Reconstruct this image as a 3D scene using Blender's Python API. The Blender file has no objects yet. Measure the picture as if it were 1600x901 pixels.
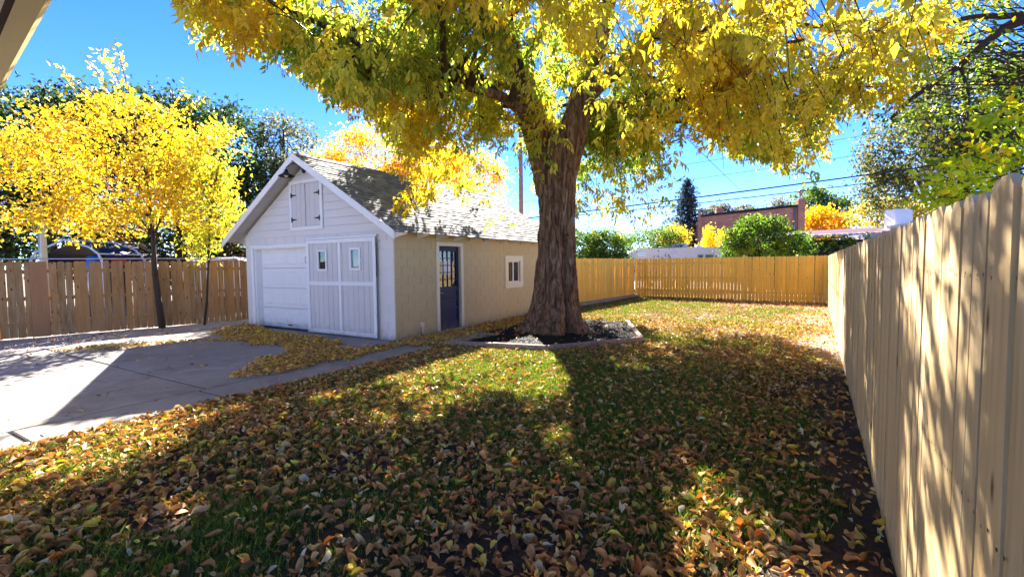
import bpy, bmesh, math, random
import numpy as np
from mathutils import Vector, Matrix
random.seed(7); rng = np.random.default_rng(7)
scene = bpy.context.scene
COL = scene.collection

# ------------------------------------------------------------------ camera, sky, sun, exposure
CAM_H = 1.64; FPX = 730.32; YAW, PITCH, ROLL = 0.54088, 0.05179, -0.01113
def cam_axes():
    cy, sy = math.cos(YAW), math.sin(YAW)
    f = np.array([-sy, cy, 0.]); r = np.array([cy, sy, 0.]); u = np.array([0, 0, 1.])
    cp, sp = math.cos(PITCH), math.sin(PITCH)
    f2 = cp*f - sp*u; u2 = sp*f + cp*u
    cr, sr = math.cos(ROLL), math.sin(ROLL)
    return cr*r + sr*u2, -sr*r + cr*u2, f2
RX, UY, FZ = cam_axes()
cam_d = bpy.data.cameras.new('camera'); cam = bpy.data.objects.new('camera', cam_d); COL.objects.link(cam)
cam.matrix_world = Matrix(((RX[0], UY[0], -FZ[0], 0), (RX[1], UY[1], -FZ[1], 0), (RX[2], UY[2], -FZ[2], CAM_H), (0, 0, 0, 1)))
cam_d.sensor_width = 36; cam_d.lens = FPX*36/1600; cam_d.clip_end = 3000; cam_d.clip_start = 0.02
scene.camera = cam

SUN_AZ = np.array([-.545, .838]); SUN_EL = math.radians(34)
SUN = np.array([SUN_AZ[0]*math.cos(SUN_EL), SUN_AZ[1]*math.cos(SUN_EL), math.sin(SUN_EL)])
world = bpy.data.worlds.new('World'); scene.world = world; world.use_nodes = True
wn = world.node_tree; wn.nodes.clear()
sky = wn.nodes.new('ShaderNodeTexSky'); sky.sky_type = 'NISHITA'; sky.sun_disc = False
sky.sun_elevation = SUN_EL; sky.sun_rotation = math.atan2(SUN_AZ[0], SUN_AZ[1])
sky.altitude = 2500; sky.air_density = 0.65; sky.dust_density = 0.0; sky.ozone_density = 1.6
bg = wn.nodes.new('ShaderNodeBackground'); bg.inputs[1].default_value = 0.062
wo = wn.nodes.new('ShaderNodeOutputWorld')
hs = wn.nodes.new('ShaderNodeHueSaturation'); hs.inputs['Saturation'].default_value = 1.3; hs.inputs['Hue'].default_value = .515
wn.links.new(sky.outputs[0], hs.inputs['Color']); wn.links.new(hs.outputs[0], bg.inputs[0]); wn.links.new(bg.outputs[0], wo.inputs[0])
sl = bpy.data.lights.new('sun', 'SUN'); sl.energy = 4.2; sl.angle = math.radians(.5); sl.color = (1, .93, .82)
so = bpy.data.objects.new('sun', sl); COL.objects.link(so)
so.rotation_euler = Vector(SUN).to_track_quat('Z', 'Y').to_euler()
vs = scene.view_settings
scene.display_settings.display_device = 'sRGB'; vs.view_transform = 'Standard'; vs.look = 'None'; vs.gamma = 1; vs.use_curve_mapping = False
vs.exposure = 3.05

# ------------------------------------------------------------------ maths helpers
def proj(P):
    """world points -> photograph pixels (1600 x 901) and depth; used for deciding what falls inside a crown's outline"""
    q = np.asarray(P, float) - [0, 0, CAM_H]
    z = q @ FZ; zz = np.where(np.abs(z) < 1e-3, 1e-3, z)
    return 800 + FPX*(q @ RX)/zz, 450.5 - FPX*(q @ UY)/zz, z
def inpoly(x, y, poly):
    x = np.asarray(x, float); y = np.asarray(y, float); r = np.zeros(x.shape, bool)
    n = len(poly)
    for i in range(n):
        x0, y0 = poly[i]; x1, y1 = poly[(i+1) % n]
        if y0 == y1: continue
        c = ((y0 > y) != (y1 > y)) & (x < (x1-x0)*(y-y0)/(y1-y0)+x0)
        r ^= c
    return r
def vnoise(P, seed=0):
    P = np.asarray(P, float); i = np.floor(P).astype(np.int64); f = P-i; f = f*f*(3-2*f)
    def h(d):
        j = i+np.array(d)
        n = (j[..., 0]*374761393 + j[..., 1]*668265263 + j[..., 2]*2147483647 + seed*1274126177) & 0xffffffff
        n = ((n ^ (n >> 13))*1274126177) & 0xffffffff
        return ((n ^ (n >> 16)) & 0xffff)/65535.
    def L(a, b, t): return a+(b-a)*t
    x, y, z = f[..., 0], f[..., 1], f[..., 2]
    return L(L(L(h((0,0,0)), h((1,0,0)), x), L(h((0,1,0)), h((1,1,0)), x), y),
             L(L(h((0,0,1)), h((1,0,1)), x), L(h((0,1,1)), h((1,1,1)), x), y), z)
def n2(x, y, s=1., seed=0):
    x = np.asarray(x, float)
    return vnoise(np.stack([x*s, np.asarray(y, float)*s, np.zeros_like(x)+.5], -1), seed)
def nrm(v): return v/np.maximum(np.linalg.norm(v, axis=-1, keepdims=True), 1e-9)
def rot_from(dirx, spin):
    """batch rotation matrices whose x axis is dirx, spun about it"""
    dx = nrm(dirx); up = np.where(np.abs(dx[:, 2:3]) > .95, np.array([[1., 0, 0]]), np.array([[0, 0, 1.]]))
    dy = nrm(np.cross(up, dx)); dz = np.cross(dx, dy)
    c, s = np.cos(spin)[:, None], np.sin(spin)[:, None]
    return np.stack([dx, c*dy+s*dz, -s*dy+c*dz], -1)

# ------------------------------------------------------------------ object helpers
def link(name, data, parent=None):
    o = bpy.data.objects.new(name, data); COL.objects.link(o)
    if parent is not None: o.parent = parent
    return o
def tag(o, label=None, cat=None, group=None, kind=None):
    if label: o['label'] = label
    if cat: o['category'] = cat
    if group: o['group'] = group
    if kind: o['kind'] = kind
    return o
def thing(name, label, cat, loc=(0, 0, 0), rz=0, group=None):
    o = link(name, None); o.location = loc; o.rotation_euler = (0, 0, rz); o.empty_display_size = .1
    return tag(o, label, cat, group)
def mesh_np(name, V, tris, mat, col=None, smooth=False):
    """fast triangle (or quad) mesh, optional point colours"""
    V = np.asarray(V, np.float32); F = np.asarray(tris, np.int32); k = F.shape[1]
    me = bpy.data.meshes.new(name); me.vertices.add(len(V)); me.vertices.foreach_set('co', V.ravel())
    me.loops.add(F.size); me.loops.foreach_set('vertex_index', F.ravel())
    me.polygons.add(len(F)); me.polygons.foreach_set('loop_start', np.arange(0, F.size, k, dtype=np.int32))
    me.polygons.foreach_set('loop_total', np.full(len(F), k, np.int32))
    if smooth: me.polygons.foreach_set('use_smooth', np.ones(len(F), bool))
    me.update(calc_edges=True)
    if col is not None:
        a = me.color_attributes.new('Col', 'FLOAT_COLOR', 'POINT')
        c4 = np.ones((len(V), 4), np.float32); c4[:, :3] = col; a.data.foreach_set('color', c4.ravel())
    me.materials.append(mat); return me
class MB:
    """collects simple solids into ONE mesh"""
    def __init__(s): s.v = []; s.f = []; s.sm = []
    def add(s, V, F, smooth=False):
        b = len(s.v); s.v += [tuple(map(float, p)) for p in V]; s.f += [tuple(i+b for i in f) for f in F]; s.sm += [smooth]*len(F); return s
    def box(s, x0, x1, y0, y1, z0, z1):
        V = [(x, y, z) for z in (z0, z1) for y in (y0, y1) for x in (x0, x1)]
        return s.add(V, [(0,2,3,1), (4,5,7,6), (0,1,5,4), (2,6,7,3), (0,4,6,2), (1,3,7,5)])
    def bbox(s, x0, x1, y0, y1, z0, z1, b=.006):
        bm = bmesh.new(); bmesh.ops.create_cube(bm, size=1)
        for v in bm.verts: v.co = Vector(((x0+x1)/2+v.co.x*(x1-x0), (y0+y1)/2+v.co.y*(y1-y0), (z0+z1)/2+v.co.z*(z1-z0)))
        b = min(b, .3*min(x1-x0, y1-y0, z1-z0))
        bmesh.ops.bevel(bm, geom=bm.edges[:], offset=b, segments=1, profile=.5, affect='EDGES')
        bm.verts.index_update(); V = [v.co[:] for v in bm.verts]; F = [[v.index for v in f.verts] for f in bm.faces]; bm.free()
        return s.add(V, F)
    def prism(s, pts, d):
        """polygon pts (3-D, planar) swept by vector d"""
        n = len(pts); P = [np.array(p, float) for p in pts]; Q = [p+np.array(d, float) for p in P]
        return s.add(P+Q, [tuple(range(n))[::-1], tuple(range(n, 2*n))]+[(i, (i+1) % n, (i+1) % n+n, i+n) for i in range(n)])
    def tube(s, path, rad, seg=8, cap=True):
        P = np.array(path, float); n = len(P); R = np.full(n, rad, float) if np.isscalar(rad) else np.array(rad, float)
        T = nrm(np.gradient(P, axis=0)); u = np.array([0, 0, 1.]) if abs(T[0][2]) < .9 else np.array([1., 0, 0])
        V = []
        for i in range(n):
            a = nrm(np.cross(u, T[i])); u = nrm(np.cross(T[i], a)); 
            for k in range(seg):
                t = 2*math.pi*k/seg; V.append(P[i]+R[i]*(a*math.cos(t)+u*math.sin(t)))
        F = [(i*seg+k, i*seg+(k+1) % seg, (i+1)*seg+(k+1) % seg, (i+1)*seg+k) for i in range(n-1) for k in range(seg)]
        s.add(V, F, True)
        if cap:
            b = len(s.v)-len(V); s.f += [tuple(b+k for k in range(seg))[::-1], tuple(b+(n-1)*seg+k for k in range(seg))]; s.sm += [False, False]
        return s
    def lathe(s, prof, c=(0, 0, 0), seg=20):
        V = [(c[0]+r*math.cos(2*math.pi*k/seg), c[1]+r*math.sin(2*math.pi*k/seg), c[2]+z) for r, z in prof for k in range(seg)]
        F = [(i*seg+k, i*seg+(k+1) % seg, (i+1)*seg+(k+1) % seg, (i+1)*seg+k) for i in range(len(prof)-1) for k in range(seg)]
        return s.add(V, F, True)
    def mesh(s, name, mat):
        me = bpy.data.meshes.new(name); me.from_pydata(s.v, [], s.f); me.polygons.foreach_set('use_smooth', s.sm); me.materials.append(mat); me.update(); return me
    def build(s, name, mat, parent=None):
        bm = bmesh.new(); me = s.mesh(name, mat); bm.from_mesh(me); bmesh.ops.recalc_face_normals(bm, faces=bm.faces[:]); bm.to_mesh(me); bm.free()
        return link(name, me, parent)

# ------------------------------------------------------------------ materials
class NT:
    def __init__(s, name):
        s.m = bpy.data.materials.new(name); s.m.use_nodes = True; s.t = s.m.node_tree; s.t.nodes.clear()
        s.out = s.n('OutputMaterial')
    def n(s, typ, **kw):
        x = s.t.nodes.new('ShaderNode'+typ)
        for k, v in kw.items(): setattr(x, k, v)
        return x
    def l(s, a, b): s.t.links.new(a, b)
    def setin(s, node, **kw):
        for k, v in kw.items():
            i = node.inputs[k.replace('_', ' ')]
            if hasattr(v, 'is_linked'): s.l(v, i)
            else: i.default_value = v
        return node
    def noise(s, vec, scale, detail=4, rough=.6, dist=0.):
        x = s.n('TexNoise'); x.inputs['Scale'].default_value = scale; x.inputs['Detail'].default_value = detail
        x.inputs['Roughness'].default_value = rough; x.inputs['Distortion'].default_value = dist
        if vec is not None: s.l(vec, x.inputs['Vector'])
        return x.outputs['Fac']
    def ramp(s, fac, stops):
        x = s.n('ValToRGB'); e = x.color_ramp.elements
        while len(e) < len(stops): e.new(.5)
        for i, (p, c) in enumerate(stops): e[i].position = p; e[i].color = (*c, 1) if len(c) == 3 else c
        s.l(fac, x.inputs[0]); return x.outputs[0]
    def g(s, fac, a, b): return s.ramp(fac, [(a, (0, 0, 0)), (b, (1, 1, 1))])
    def mix(s, fac, a, b, mode='MIX'):
        x = s.n('Mix', data_type='RGBA', blend_type=mode)
        for i, v in ((0, fac), (6, a), (7, b)):
            if hasattr(v, 'is_linked'): s.l(v, x.inputs[i])
            elif i == 0: x.inputs[0].default_value = v
            else: x.inputs[i].default_value = (*v, 1)
        return x.outputs[2]
    def math(s, op, a, b=0.):
        x = s.n('Math', operation=op)
        for i, v in ((0, a), (1, b)):
            if hasattr(v, 'is_linked'): s.l(v, x.inputs[i])
            else: x.inputs[i].default_value = v
        return x.outputs[0]
    def mapping(s, vec, scale=(1, 1, 1), loc=None):
        x = s.n('Mapping'); x.inputs['Scale'].default_value = scale; s.l(vec, x.inputs['Vector'])
        if loc is not None: s.l(loc, x.inputs['Location'])
        return x.outputs[0]
    def objco(s): return s.n('TexCoord').outputs['Object']
    def pos(s): return s.n('NewGeometry').outputs['Position']
    def orand(s): return s.n('ObjectInfo').outputs['Random']
    def irand(s): return s.n('NewGeometry').outputs['Random Per Island']
    def randloc(s, k=37.):
        x = s.n('CombineXYZ'); r = s.orand()
        for i, m in enumerate((k, k*1.7, k*2.3)): s.l(s.math('MULTIPLY', r, m), x.inputs[i])
        return x.outputs[0]
    def bump(s, h, strength=.3, dist=.01):
        x = s.n('Bump'); x.inputs['Strength'].default_value = strength; x.inputs['Distance'].default_value = dist; s.l(h, x.inputs['Height']); return x.outputs[0]
    def bsdf(s, color, rough=.7, normal=None, metal=0., spec=.35):
        x = s.n('BsdfPrincipled')
        for k, v in (('Base Color', color), ('Roughness', rough), ('Metallic', metal), ('Specular IOR Level', spec)):
            if hasattr(v, 'is_linked'): s.l(v, x.inputs[k])
            else: x.inputs[k].default_value = (*v, 1) if k == 'Base Color' else v
        if normal is not None: s.l(normal, x.inputs['Normal'])
        return x.outputs[0]
    def done(s, sh): s.l(sh, s.out.inputs[0]); return s.m

def m_paint(name, c, rough=.55, var=.06, dirt=0., bump=.15, bs=60.):
    t = NT(name); co = t.pos(); n1 = t.noise(co, 1.7, 5); r = t.orand()
    a = tuple(x*(1-var) for x in c); b = tuple(min(1, x*(1+var)) for x in c)
    col = t.mix(t.math('MULTIPLY_ADD', r, .5), a, b) if False else t.mix(t.math('ADD', t.math('MULTIPLY', n1, .6), t.math('MULTIPLY', r, .4)), a, b)
    sp = t.n('SeparateXYZ'); t.l(co, sp.inputs[0]); lowz = t.n('MapRange'); lowz.inputs['From Min'].default_value = .45; lowz.inputs['From Max'].default_value = .0; t.l(sp.outputs['Z'], lowz.inputs['Value'])
    spl = t.math('MULTIPLY', t.g(t.math('ADD', t.noise(co, 7, 6, .75), t.math('MULTIPLY', lowz.outputs[0], .45)), .62, .95), lowz.outputs[0])
    col = t.mix(t.math('MULTIPLY', spl, .55), col, (.20, .16, .12))
    if dirt: col = t.mix(t.math('MULTIPLY', t.g(t.noise(co, 6, 6, .7), .5, .75), dirt), col, tuple(x*.55 for x in c))
    return t.done(t.bsdf(col, rough, t.bump(t.noise(co, bs, 4), bump, .004)))
def m_wood(name, dark, light, grey=None, knots=.8, streak=1., var=1.):
    t = NT(name); loc = t.randloc(); co = t.objco()
    g1 = t.noise(t.mapping(co, (26, 26, 1.1), loc), 1.6, 6, .65, .6)
    g2 = t.noise(t.mapping(co, (5, 5, .6), loc), 1.5, 3)
    col = t.mix(t.g(g1, .3, .72), dark, light)
    col = t.mix(t.math('MULTIPLY', t.g(g2, .35, .7), .45), col, tuple(x*.75 for x in dark))
    if grey: col = t.mix(t.math('MULTIPLY', t.g(t.noise(t.mapping(co, (8, 8, .9), loc), 2.2, 4), .38, .66), .8), col, grey)
    r = t.orand(); col = t.mix(t.math('MULTIPLY', r, .5*var), col, tuple(x*.62 for x in light)); 
    w = t.n('TexWhiteNoise', noise_dimensions='1D'); t.l(r, w.inputs['W'])
    col = t.mix(t.math('MULTIPLY', w.outputs['Value'], .35*var), col, (min(1, light[0]*1.15), light[1]*1.02, light[2]*.85))
    v = t.n('TexVoronoi'); v.inputs['Scale'].default_value = 2.4; t.l(t.mapping(co, (3.2, 3.2, 1.25), loc), v.inputs['Vector'])
    kn = t.ramp(v.outputs['Distance'], [(.05, (1, 1, 1)), (.10, (.5, .5, .5)), (.16, (0, 0, 0))])
    col = t.mix(t.math('MULTIPLY', kn, knots), col, (dark[0]*.38, dark[1]*.28, dark[2]*.22))
    return t.done(t.bsdf(col, .78, t.bump(g1, .25, .004), spec=.2))
def m_leaf(name, trans=.45, rough=.55, boost=1.25):
    t = NT(name); a = t.n('Attribute', attribute_name='Col').outputs['Color']; r = t.irand()
    col = t.mix(t.math('MULTIPLY', r, .5), a, t.mix(.5, a, (.9, .8, .6), 'MULTIPLY'))
    d = t.bsdf(col, rough, spec=.3)
    tr = t.n('BsdfTranslucent'); h = t.n('HueSaturation'); h.inputs['Saturation'].default_value = 1.1; h.inputs['Value'].default_value = boost
    t.l(col, h.inputs['Color']); t.l(h.outputs[0], tr.inputs[0])
    m = t.n('MixShader'); m.inputs[0].default_value = trans; t.l(d, m.inputs[1]); t.l(tr.outputs[0], m.inputs[2])
    return t.done(m.outputs[0])
def m_metal(name, c, rough=.4, metal=.8): 
    t = NT(name); return t.done(t.bsdf(t.mix(t.noise(t.pos(), 12, 4), c, tuple(x*.75 for x in c)), rough, metal=metal))
def m_glass(name, tint=(.75, .8, .82), op=.25, dark=(.03, .035, .04)):
    t = NT(name); gl = t.n('BsdfGlossy'); gl.inputs['Roughness'].default_value = .02; gl.inputs['Color'].default_value = (*tint, 1)
    tr = t.n('BsdfTransparent'); tr.inputs[0].default_value = (*tint, 1)
    df = t.n('BsdfDiffuse'); df.inputs[0].default_value = (*dark, 1)
    m1 = t.n('MixShader'); m1.inputs[0].default_value = op; t.l(tr.outputs[0], m1.inputs[1]); t.l(df.outputs[0], m1.inputs[2])
    f = t.n('Fresnel'); f.inputs[0].default_value = 1.6
    m2 = t.n('MixShader'); t.l(t.math('ADD', t.math('MULTIPLY', f.outputs[0], 1.0), .06), m2.inputs[0]); t.l(m1.outputs[0], m2.inputs[1]); t.l(gl.outputs[0], m2.inputs[2])
    return t.done(m2.outputs[0])

LEAF = m_leaf('leaf_foliage', .56, .5, 1.25)
FALLEN = m_leaf('fallen_leaf', .18, .6, 1.1)
GRASS = m_leaf('grass_blade', .35, .5, 1.2)
WHITE = m_paint('white_trim_paint', (.82, .80, .77), .45, .03, .12)
DOORWHITE = m_paint('white_door_paint', (.80, .78, .75), .4, .03)
LGREY = m_paint('light_grey_siding_paint', (.72, .67, .62), .55, .05, .10)
PLANKG = m_paint('grey_plank_paint', (.64, .595, .56), .55, .06, .15)
BLOCK_BOUNCE = m_paint('bounce_tinted_block_paint', (.56, .44, .245), .65, .05, .12, .2, 45.)  # warm bounce light on the side wall, put into its block colour
BLOCKG = m_paint('grey_block_paint', (.71, .665, .62), .65, .05, .1, .5, 45.)
CREAM = m_paint('cream_trim_paint', (.78, .69, .52), .5, .04)
NAVY = m_paint('navy_door_paint', (.011, .020, .075), .5, .15)
BLACK = m_metal('black_metal', (.012, .012, .013), .4, .3)
STEEL = m_metal('steel', (.55, .55, .56), .35, .9)
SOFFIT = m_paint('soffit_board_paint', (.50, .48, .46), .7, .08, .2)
GLASS = m_glass('window_glass'); GLASSG = m_glass('frosted_grey_glass', (.7, .76, .8), .85, (.20, .23, .25))
INTER = m_paint('garage_interior', (.10, .085, .07), .9, .2)
WIRE = m_paint('black_cable', (.012, .012, .013), .5)
WOODR = m_wood('fresh_pine_fence', (.38, .24, .10), (.67, .50, .255), (.55, .44, .275), .95, var=1.1)
WOODB = m_wood('golden_cedar_fence', (.76, .41, .06), (.94, .60, .14), None, .9, var=1.2)
WOODL = m_wood('weathered_brown_fence', (.15, .065, .022), (.45, .25, .095), (.40, .29, .175), 1.0, var=1.35)
RAILW = m_wood('fence_rail_wood', (.30, .19, .09), (.45, .31, .17), None, .3)
TIMBER = m_wood('landscape_timber', (.16, .095, .06), (.32, .22, .16), (.40, .35, .31), .3)

def mk_bark():
    t = NT('tree_bark'); co = t.objco()
    m = t.mapping(co, (7, 7, 1.25)); n1 = t.noise(m, 1.6, 8, .68, 1.4); n3 = t.noise(co, 40, 4, .7)
    at = t.n('Attribute', attribute_name='Col').outputs['Fac']
    col = t.ramp(n1, [(.34, (.020, .011, .007)), (.47, (.12, .066, .036)), (.60, (.30, .19, .115)), (.78, (.47, .345, .235))])
    lo = t.noise(t.mapping(co, (4.5, 4.5, .7)), 1.3, 3)
    col = t.mix(t.math('MULTIPLY', t.g(lo, .5, .66), .55), col, t.mix(.8, col, (1.0, .55, .33), 'MULTIPLY')); col = t.mix(t.math('MULTIPLY', t.g(lo, .5, .36), .6), col, t.mix(.8, col, (.95, .95, 1.0), 'MULTIPLY'))
    col = t.mix(t.math('MULTIPLY', n3, .4), col, (.10, .075, .055))
    h = t.math('ADD', n1, t.math('MULTIPLY', n3, .25))
    return t.done(t.bsdf(col, .9, t.bump(h, .9, .03), spec=.15))
BARK = mk_bark()
def mk_twig():
    t = NT('twig_bark'); return t.done(t.bsdf(t.mix(t.noise(t.pos(), 14, 4), (.02, .014, .01), (.075, .05, .035)), .85))
TWIG = mk_twig()
def mk_concrete():
    t = NT('driveway_concrete'); co = t.pos()
    n1 = t.noise(co, .55, 6, .6, .4); n2_ = t.noise(co, 3.2, 7, .7); n3 = t.noise(co, 90, 3, .7)
    col = t.ramp(n1, [(.3, (.17, .148, .128)), (.5, (.265, .235, .205)), (.7, (.37, .33, .29))])
    col = t.mix(t.math('MULTIPLY', t.g(n2_, .42, .72), .5), col, (.42, .40, .40))
    st = t.g(t.noise(co, 1.1, 5, .75, 1.), .60, .66)
    col = t.mix(t.math('MULTIPLY', st, .6), col, (.46, .44, .43))
    dk = t.g(t.noise(t.mapping(co, (1, 1, 1)), 2.3, 6, .7, .8), .60, .78)
    col = t.mix(t.math('MULTIPLY', dk, .75), col, (.10, .09, .088))
    col = t.mix(t.math('MULTIPLY', n3, .3), col, (.16, .15, .15))
    col = t.mix(t.math('MULTIPLY', t.orand(), .25), col, (.24, .225, .225))
    v = t.n('TexVoronoi', feature='DISTANCE_TO_EDGE'); v.inputs['Scale'].default_value = .42
    x = t.n('VectorMath', operation='ADD'); nz = t.n('TexNoise'); nz.inputs['Scale'].default_value = 1.6; t.l(co, nz.inputs['Vector'])
    sc = t.n('VectorMath', operation='SCALE'); sc.inputs['Scale'].default_value = .8; t.l(nz.outputs['Color'], sc.inputs[0]); t.l(co, x.inputs[0]); t.l(sc.outputs[0], x.inputs[1]); t.l(x.outputs[0], v.inputs['Vector'])
    cr = t.ramp(v.outputs['Distance'], [(.0, (1, 1, 1)), (.004, (0, 0, 0))])
    col = t.mix(t.math('MULTIPLY', cr, .75), col, (.07, .065, .06))
    return t.done(t.bsdf(col, .85, t.bump(t.math('ADD', n3, n2_), .3, .004), spec=.25))
CONC = mk_concrete()
def mk_soil():
    t = NT('lawn_soil'); co = t.pos(); n1 = t.noise(co, .8, 5); nf = t.noise(co, 30, 6, .75); n4 = t.noise(co, 7, 5, .7)
    a = t.n('Attribute', attribute_name='Col').outputs['Color']
    s = t.n('SeparateColor'); t.l(a, s.inputs[0])
    col = t.ramp(nf, [(.3, (.028, .021, .016)), (.7, (.085, .064, .05))])
    gr = t.ramp(t.noise(co, 55, 4, .8), [(.3, (.03, .055, .012)), (.7, (.10, .15, .03))])
    col = t.mix(s.outputs[0], col, gr)
    sand = t.ramp(nf, [(.3, (.19, .145, .12)), (.7, (.34, .28, .24))])
    col = t.mix(s.outputs[1], col, sand)
    lit = t.ramp(t.noise(co, 22, 6, .8), [(.35, (.14, .075, .03)), (.6, (.32, .19, .08)), (.75, (.45, .30, .12))])
    col = t.mix(s.outputs[2], col, lit)
    return t.done(t.bsdf(col, .95, t.bump(nf, .8, .03), spec=.1))
SOIL = mk_soil()
def mk_simple(name, stops, scale, rough=.9, bump=.5, bd=.02, isl=0.):
    t = NT(name); co = t.pos(); n = t.noise(co, scale, 6, .7); col = t.ramp(n, stops)
    if isl: col = t.mix(t.math('MULTIPLY', t.irand(), isl), col, tuple(min(1, x*2.2) for x in stops[-1][1]))
    return t.done(t.bsdf(col, rough, t.bump(n, bump, bd), spec=.2))
GROUND = mk_simple('bare_ground', [(.3, (.10, .08, .06)), (.7, (.22, .18, .14))], 3)
GRAVEL = mk_simple('pale_gravel', [(.3, (.34, .31, .29)), (.7, (.55, .52, .50))], 26, .9, .9, .03)
MULCHG = mk_simple('mulch_bed_soil', [(.3, (.005, .0045, .004)), (.7, (.016, .014, .012))], 24)
MULCH = mk_simple('mulch_chips', [(.3, (.008, .007, .006)), (.7, (.024, .021, .019))], 40, .8, .3, .01, .12)
def mk_shingle():
    t = NT('asphalt_shingles'); co = t.pos(); r = t.irand(); n = t.noise(co, 70, 4, .8); b = t.noise(co, .8, 4)
    col = t.ramp(r, [(0, (.085, .087, .095)), (.5, (.16, .163, .172)), (1, (.26, .262, .272))])
    col = t.mix(t.math('MULTIPLY', n, .6), col, (.12, .12, .125)); col = t.mix(t.math('MULTIPLY', b, .3), col, (.30, .29, .29))
    return t.done(t.bsdf(col, .9, t.bump(n, .6, .004), spec=.25))
SHINGLE = mk_shingle()
def mk_brick():
    t = NT('old_red_brick'); b = t.n('TexBrick'); co = t.objco()
    m = t.n('Mapping'); m.inputs['Rotation'].default_value = (math.radians(90), 0, 0); t.l(co, m.inputs[0]); t.l(m.outputs[0], b.inputs['Vector'])
    b.inputs['Scale'].default_value = 2.2; b.inputs['Color1'].default_value = (.30, .10, .065, 1); b.inputs['Color2'].default_value = (.42, .16, .10, 1); b.inputs['Mortar'].default_value = (.36, .25, .20, 1)
    col = t.mix(t.math('MULTIPLY', t.g(t.noise(co, .9, 5), .45, .7), .5), b.outputs[0], (.46, .27, .21))
    return t.done(t.bsdf(col, .9))
BRICK = mk_brick()
TARP = m_paint('navy_tarp', (.02, .028, .07), .5, .2)
RVW = m_paint('white_camper_shell', (.78, .76, .80), .4, .04, .15)
MAROON = m_paint('maroon_metal_roof', (.10, .035, .035), .5, .2, .3)
PINKM = m_paint('faded_roof_edge', (.52, .38, .36), .5, .1, .2)
DKWOOD = m_paint('dark_shed_boards', (.05, .028, .02), .9, .3, .3)
BLUEH = m_paint('blue_grey_house_paint', (.10, .15, .28), .7, .1)
POLEM = m_wood('utility_pole_wood', (.28, .19, .15), (.42, .31, .26), None, .1)
BLUEP = m_paint('blue_plastic', (.02, .16, .6), .4); REDP = m_paint('red_plastic', (.45, .06, .04), .45)
GUTTER = m_paint('tan_gutter_paint', (.62, .48, .22), .45, .06, .2)
STUCCO = m_paint('house_stucco', (.80, .77, .75), .9, .06, .1)

# ------------------------------------------------------------------ setting: ground, lawn, driveway
def fence_x(y): return .391+.0359*y
def zground(x, y): return .03*(n2(x, y, .9, 3)-.5)+.014*(n2(x, y, 3.1, 4)-.5)
g = MB(); g.add([(-1500, -1500, -.10), (1500, -1500, -.10), (1500, 1500, -.10), (-1500, 1500, -.10)], [(0, 1, 2, 3)])
tag(g.build('ground', GROUND), 'bare brown earth stretching away beyond the yard fences', kind='structure')

LIT_FAR = [(940, 497), (1050, 470), (1300, 475), (1310, 545), (1290, 560), (1200, 520), (1100, 500), (1000, 497)]
SANDY = [(1060, 500), (1180, 480), (1300, 478), (1312, 545), (1290, 556), (1230, 520), (1150, 505)]
def bed_in(x, y): return inpoly(x, y, [(-5.95, 7.35), (-3.95, 7.72), (-2.62, 9.55), (-3.75, 12.25), (-7.3, 12.9), (-6.3, 11.0), (-5.9, 9.3)])
def grassiness(x, y):
    """0..1 where turf grows (world plan): patchy near, thin along the fence, fuller by the back"""
    g_ = np.clip((n2(x, y, 1.3, 11)*.6+n2(x, y, 3.7, 12)*.4-.34)*3.2, 0, 1)
    g_ = np.clip(g_+.8*np.clip(1.3-np.hypot((x+2.9)/2.4, (y-6.6)/2.6), 0, 1), 0, 1)
    d = fence_x(y)-x
    g_ *= np.clip((d-.35)/.9+(n2(x, y, 1.1, 13)-.5)*1.3, 0, 1)
    g_ *= np.clip((18.9+1.5*n2(x, y, .5, 16)-y)/1.5+np.where(x < -2.5, 3, 0), 0, 1)
    g_ *= np.clip((x+6.15)/.35, 0, 1)+(y > 12.9)
    g_ *= np.where(y > 10.5, np.clip(.35+.8*(n2(x, y, .6, 19)-.35), .1, 1), 1)
    return np.clip(g_, 0, 1)
def sandiness(x, y):
    d = fence_x(y)-x
    s = np.clip((2.6-d)/1.6+(n2(x, y, .8, 17)-.5)*2.0, 0, 1)*np.clip((y-8.5)/2.5, 0, 1)
    s = np.maximum(s, np.clip((y-18.6)/1.2, 0, 1)*np.clip((x+3.2)/1.5+(n2(x, y, .9, 18)-.5), 0, 1))
    return np.clip(s, 0, 1)
def litter(x, y):
    """leaf cover 0..1 over the lawn"""
    d = fence_x(y)-x
    gp = np.clip(1.3-np.hypot((x+2.9)/2.4, (y-6.6)/2.6), 0, 1)
    c = .60+.75*(n2(x, y, .75, 21)-.35)+.5*(n2(x, y, 2.6, 22)-.5)
    c *= np.clip((d-.05)/.8, .25, 1)
    c *= np.where((y > 4.6) & (x > -4.6), .80, 1)*np.where(y > 9.5, .9, 1)*np.where(y > 12.5, .85, 1)
    c = np.where((y > 12.5) & (y < 20.6), np.maximum(c, .55+.5*(n2(x, y, 1.4, 29)-.4)), c); c = np.where((y > 20.6) | ((x < -5.8) & (y > 13.5)), .8, c)
    c = np.where((x < -4.6) & (y < 7.5), np.maximum(c, .72), c)
    return np.clip(c*(1-.28*gp), .05, 1)

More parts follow.
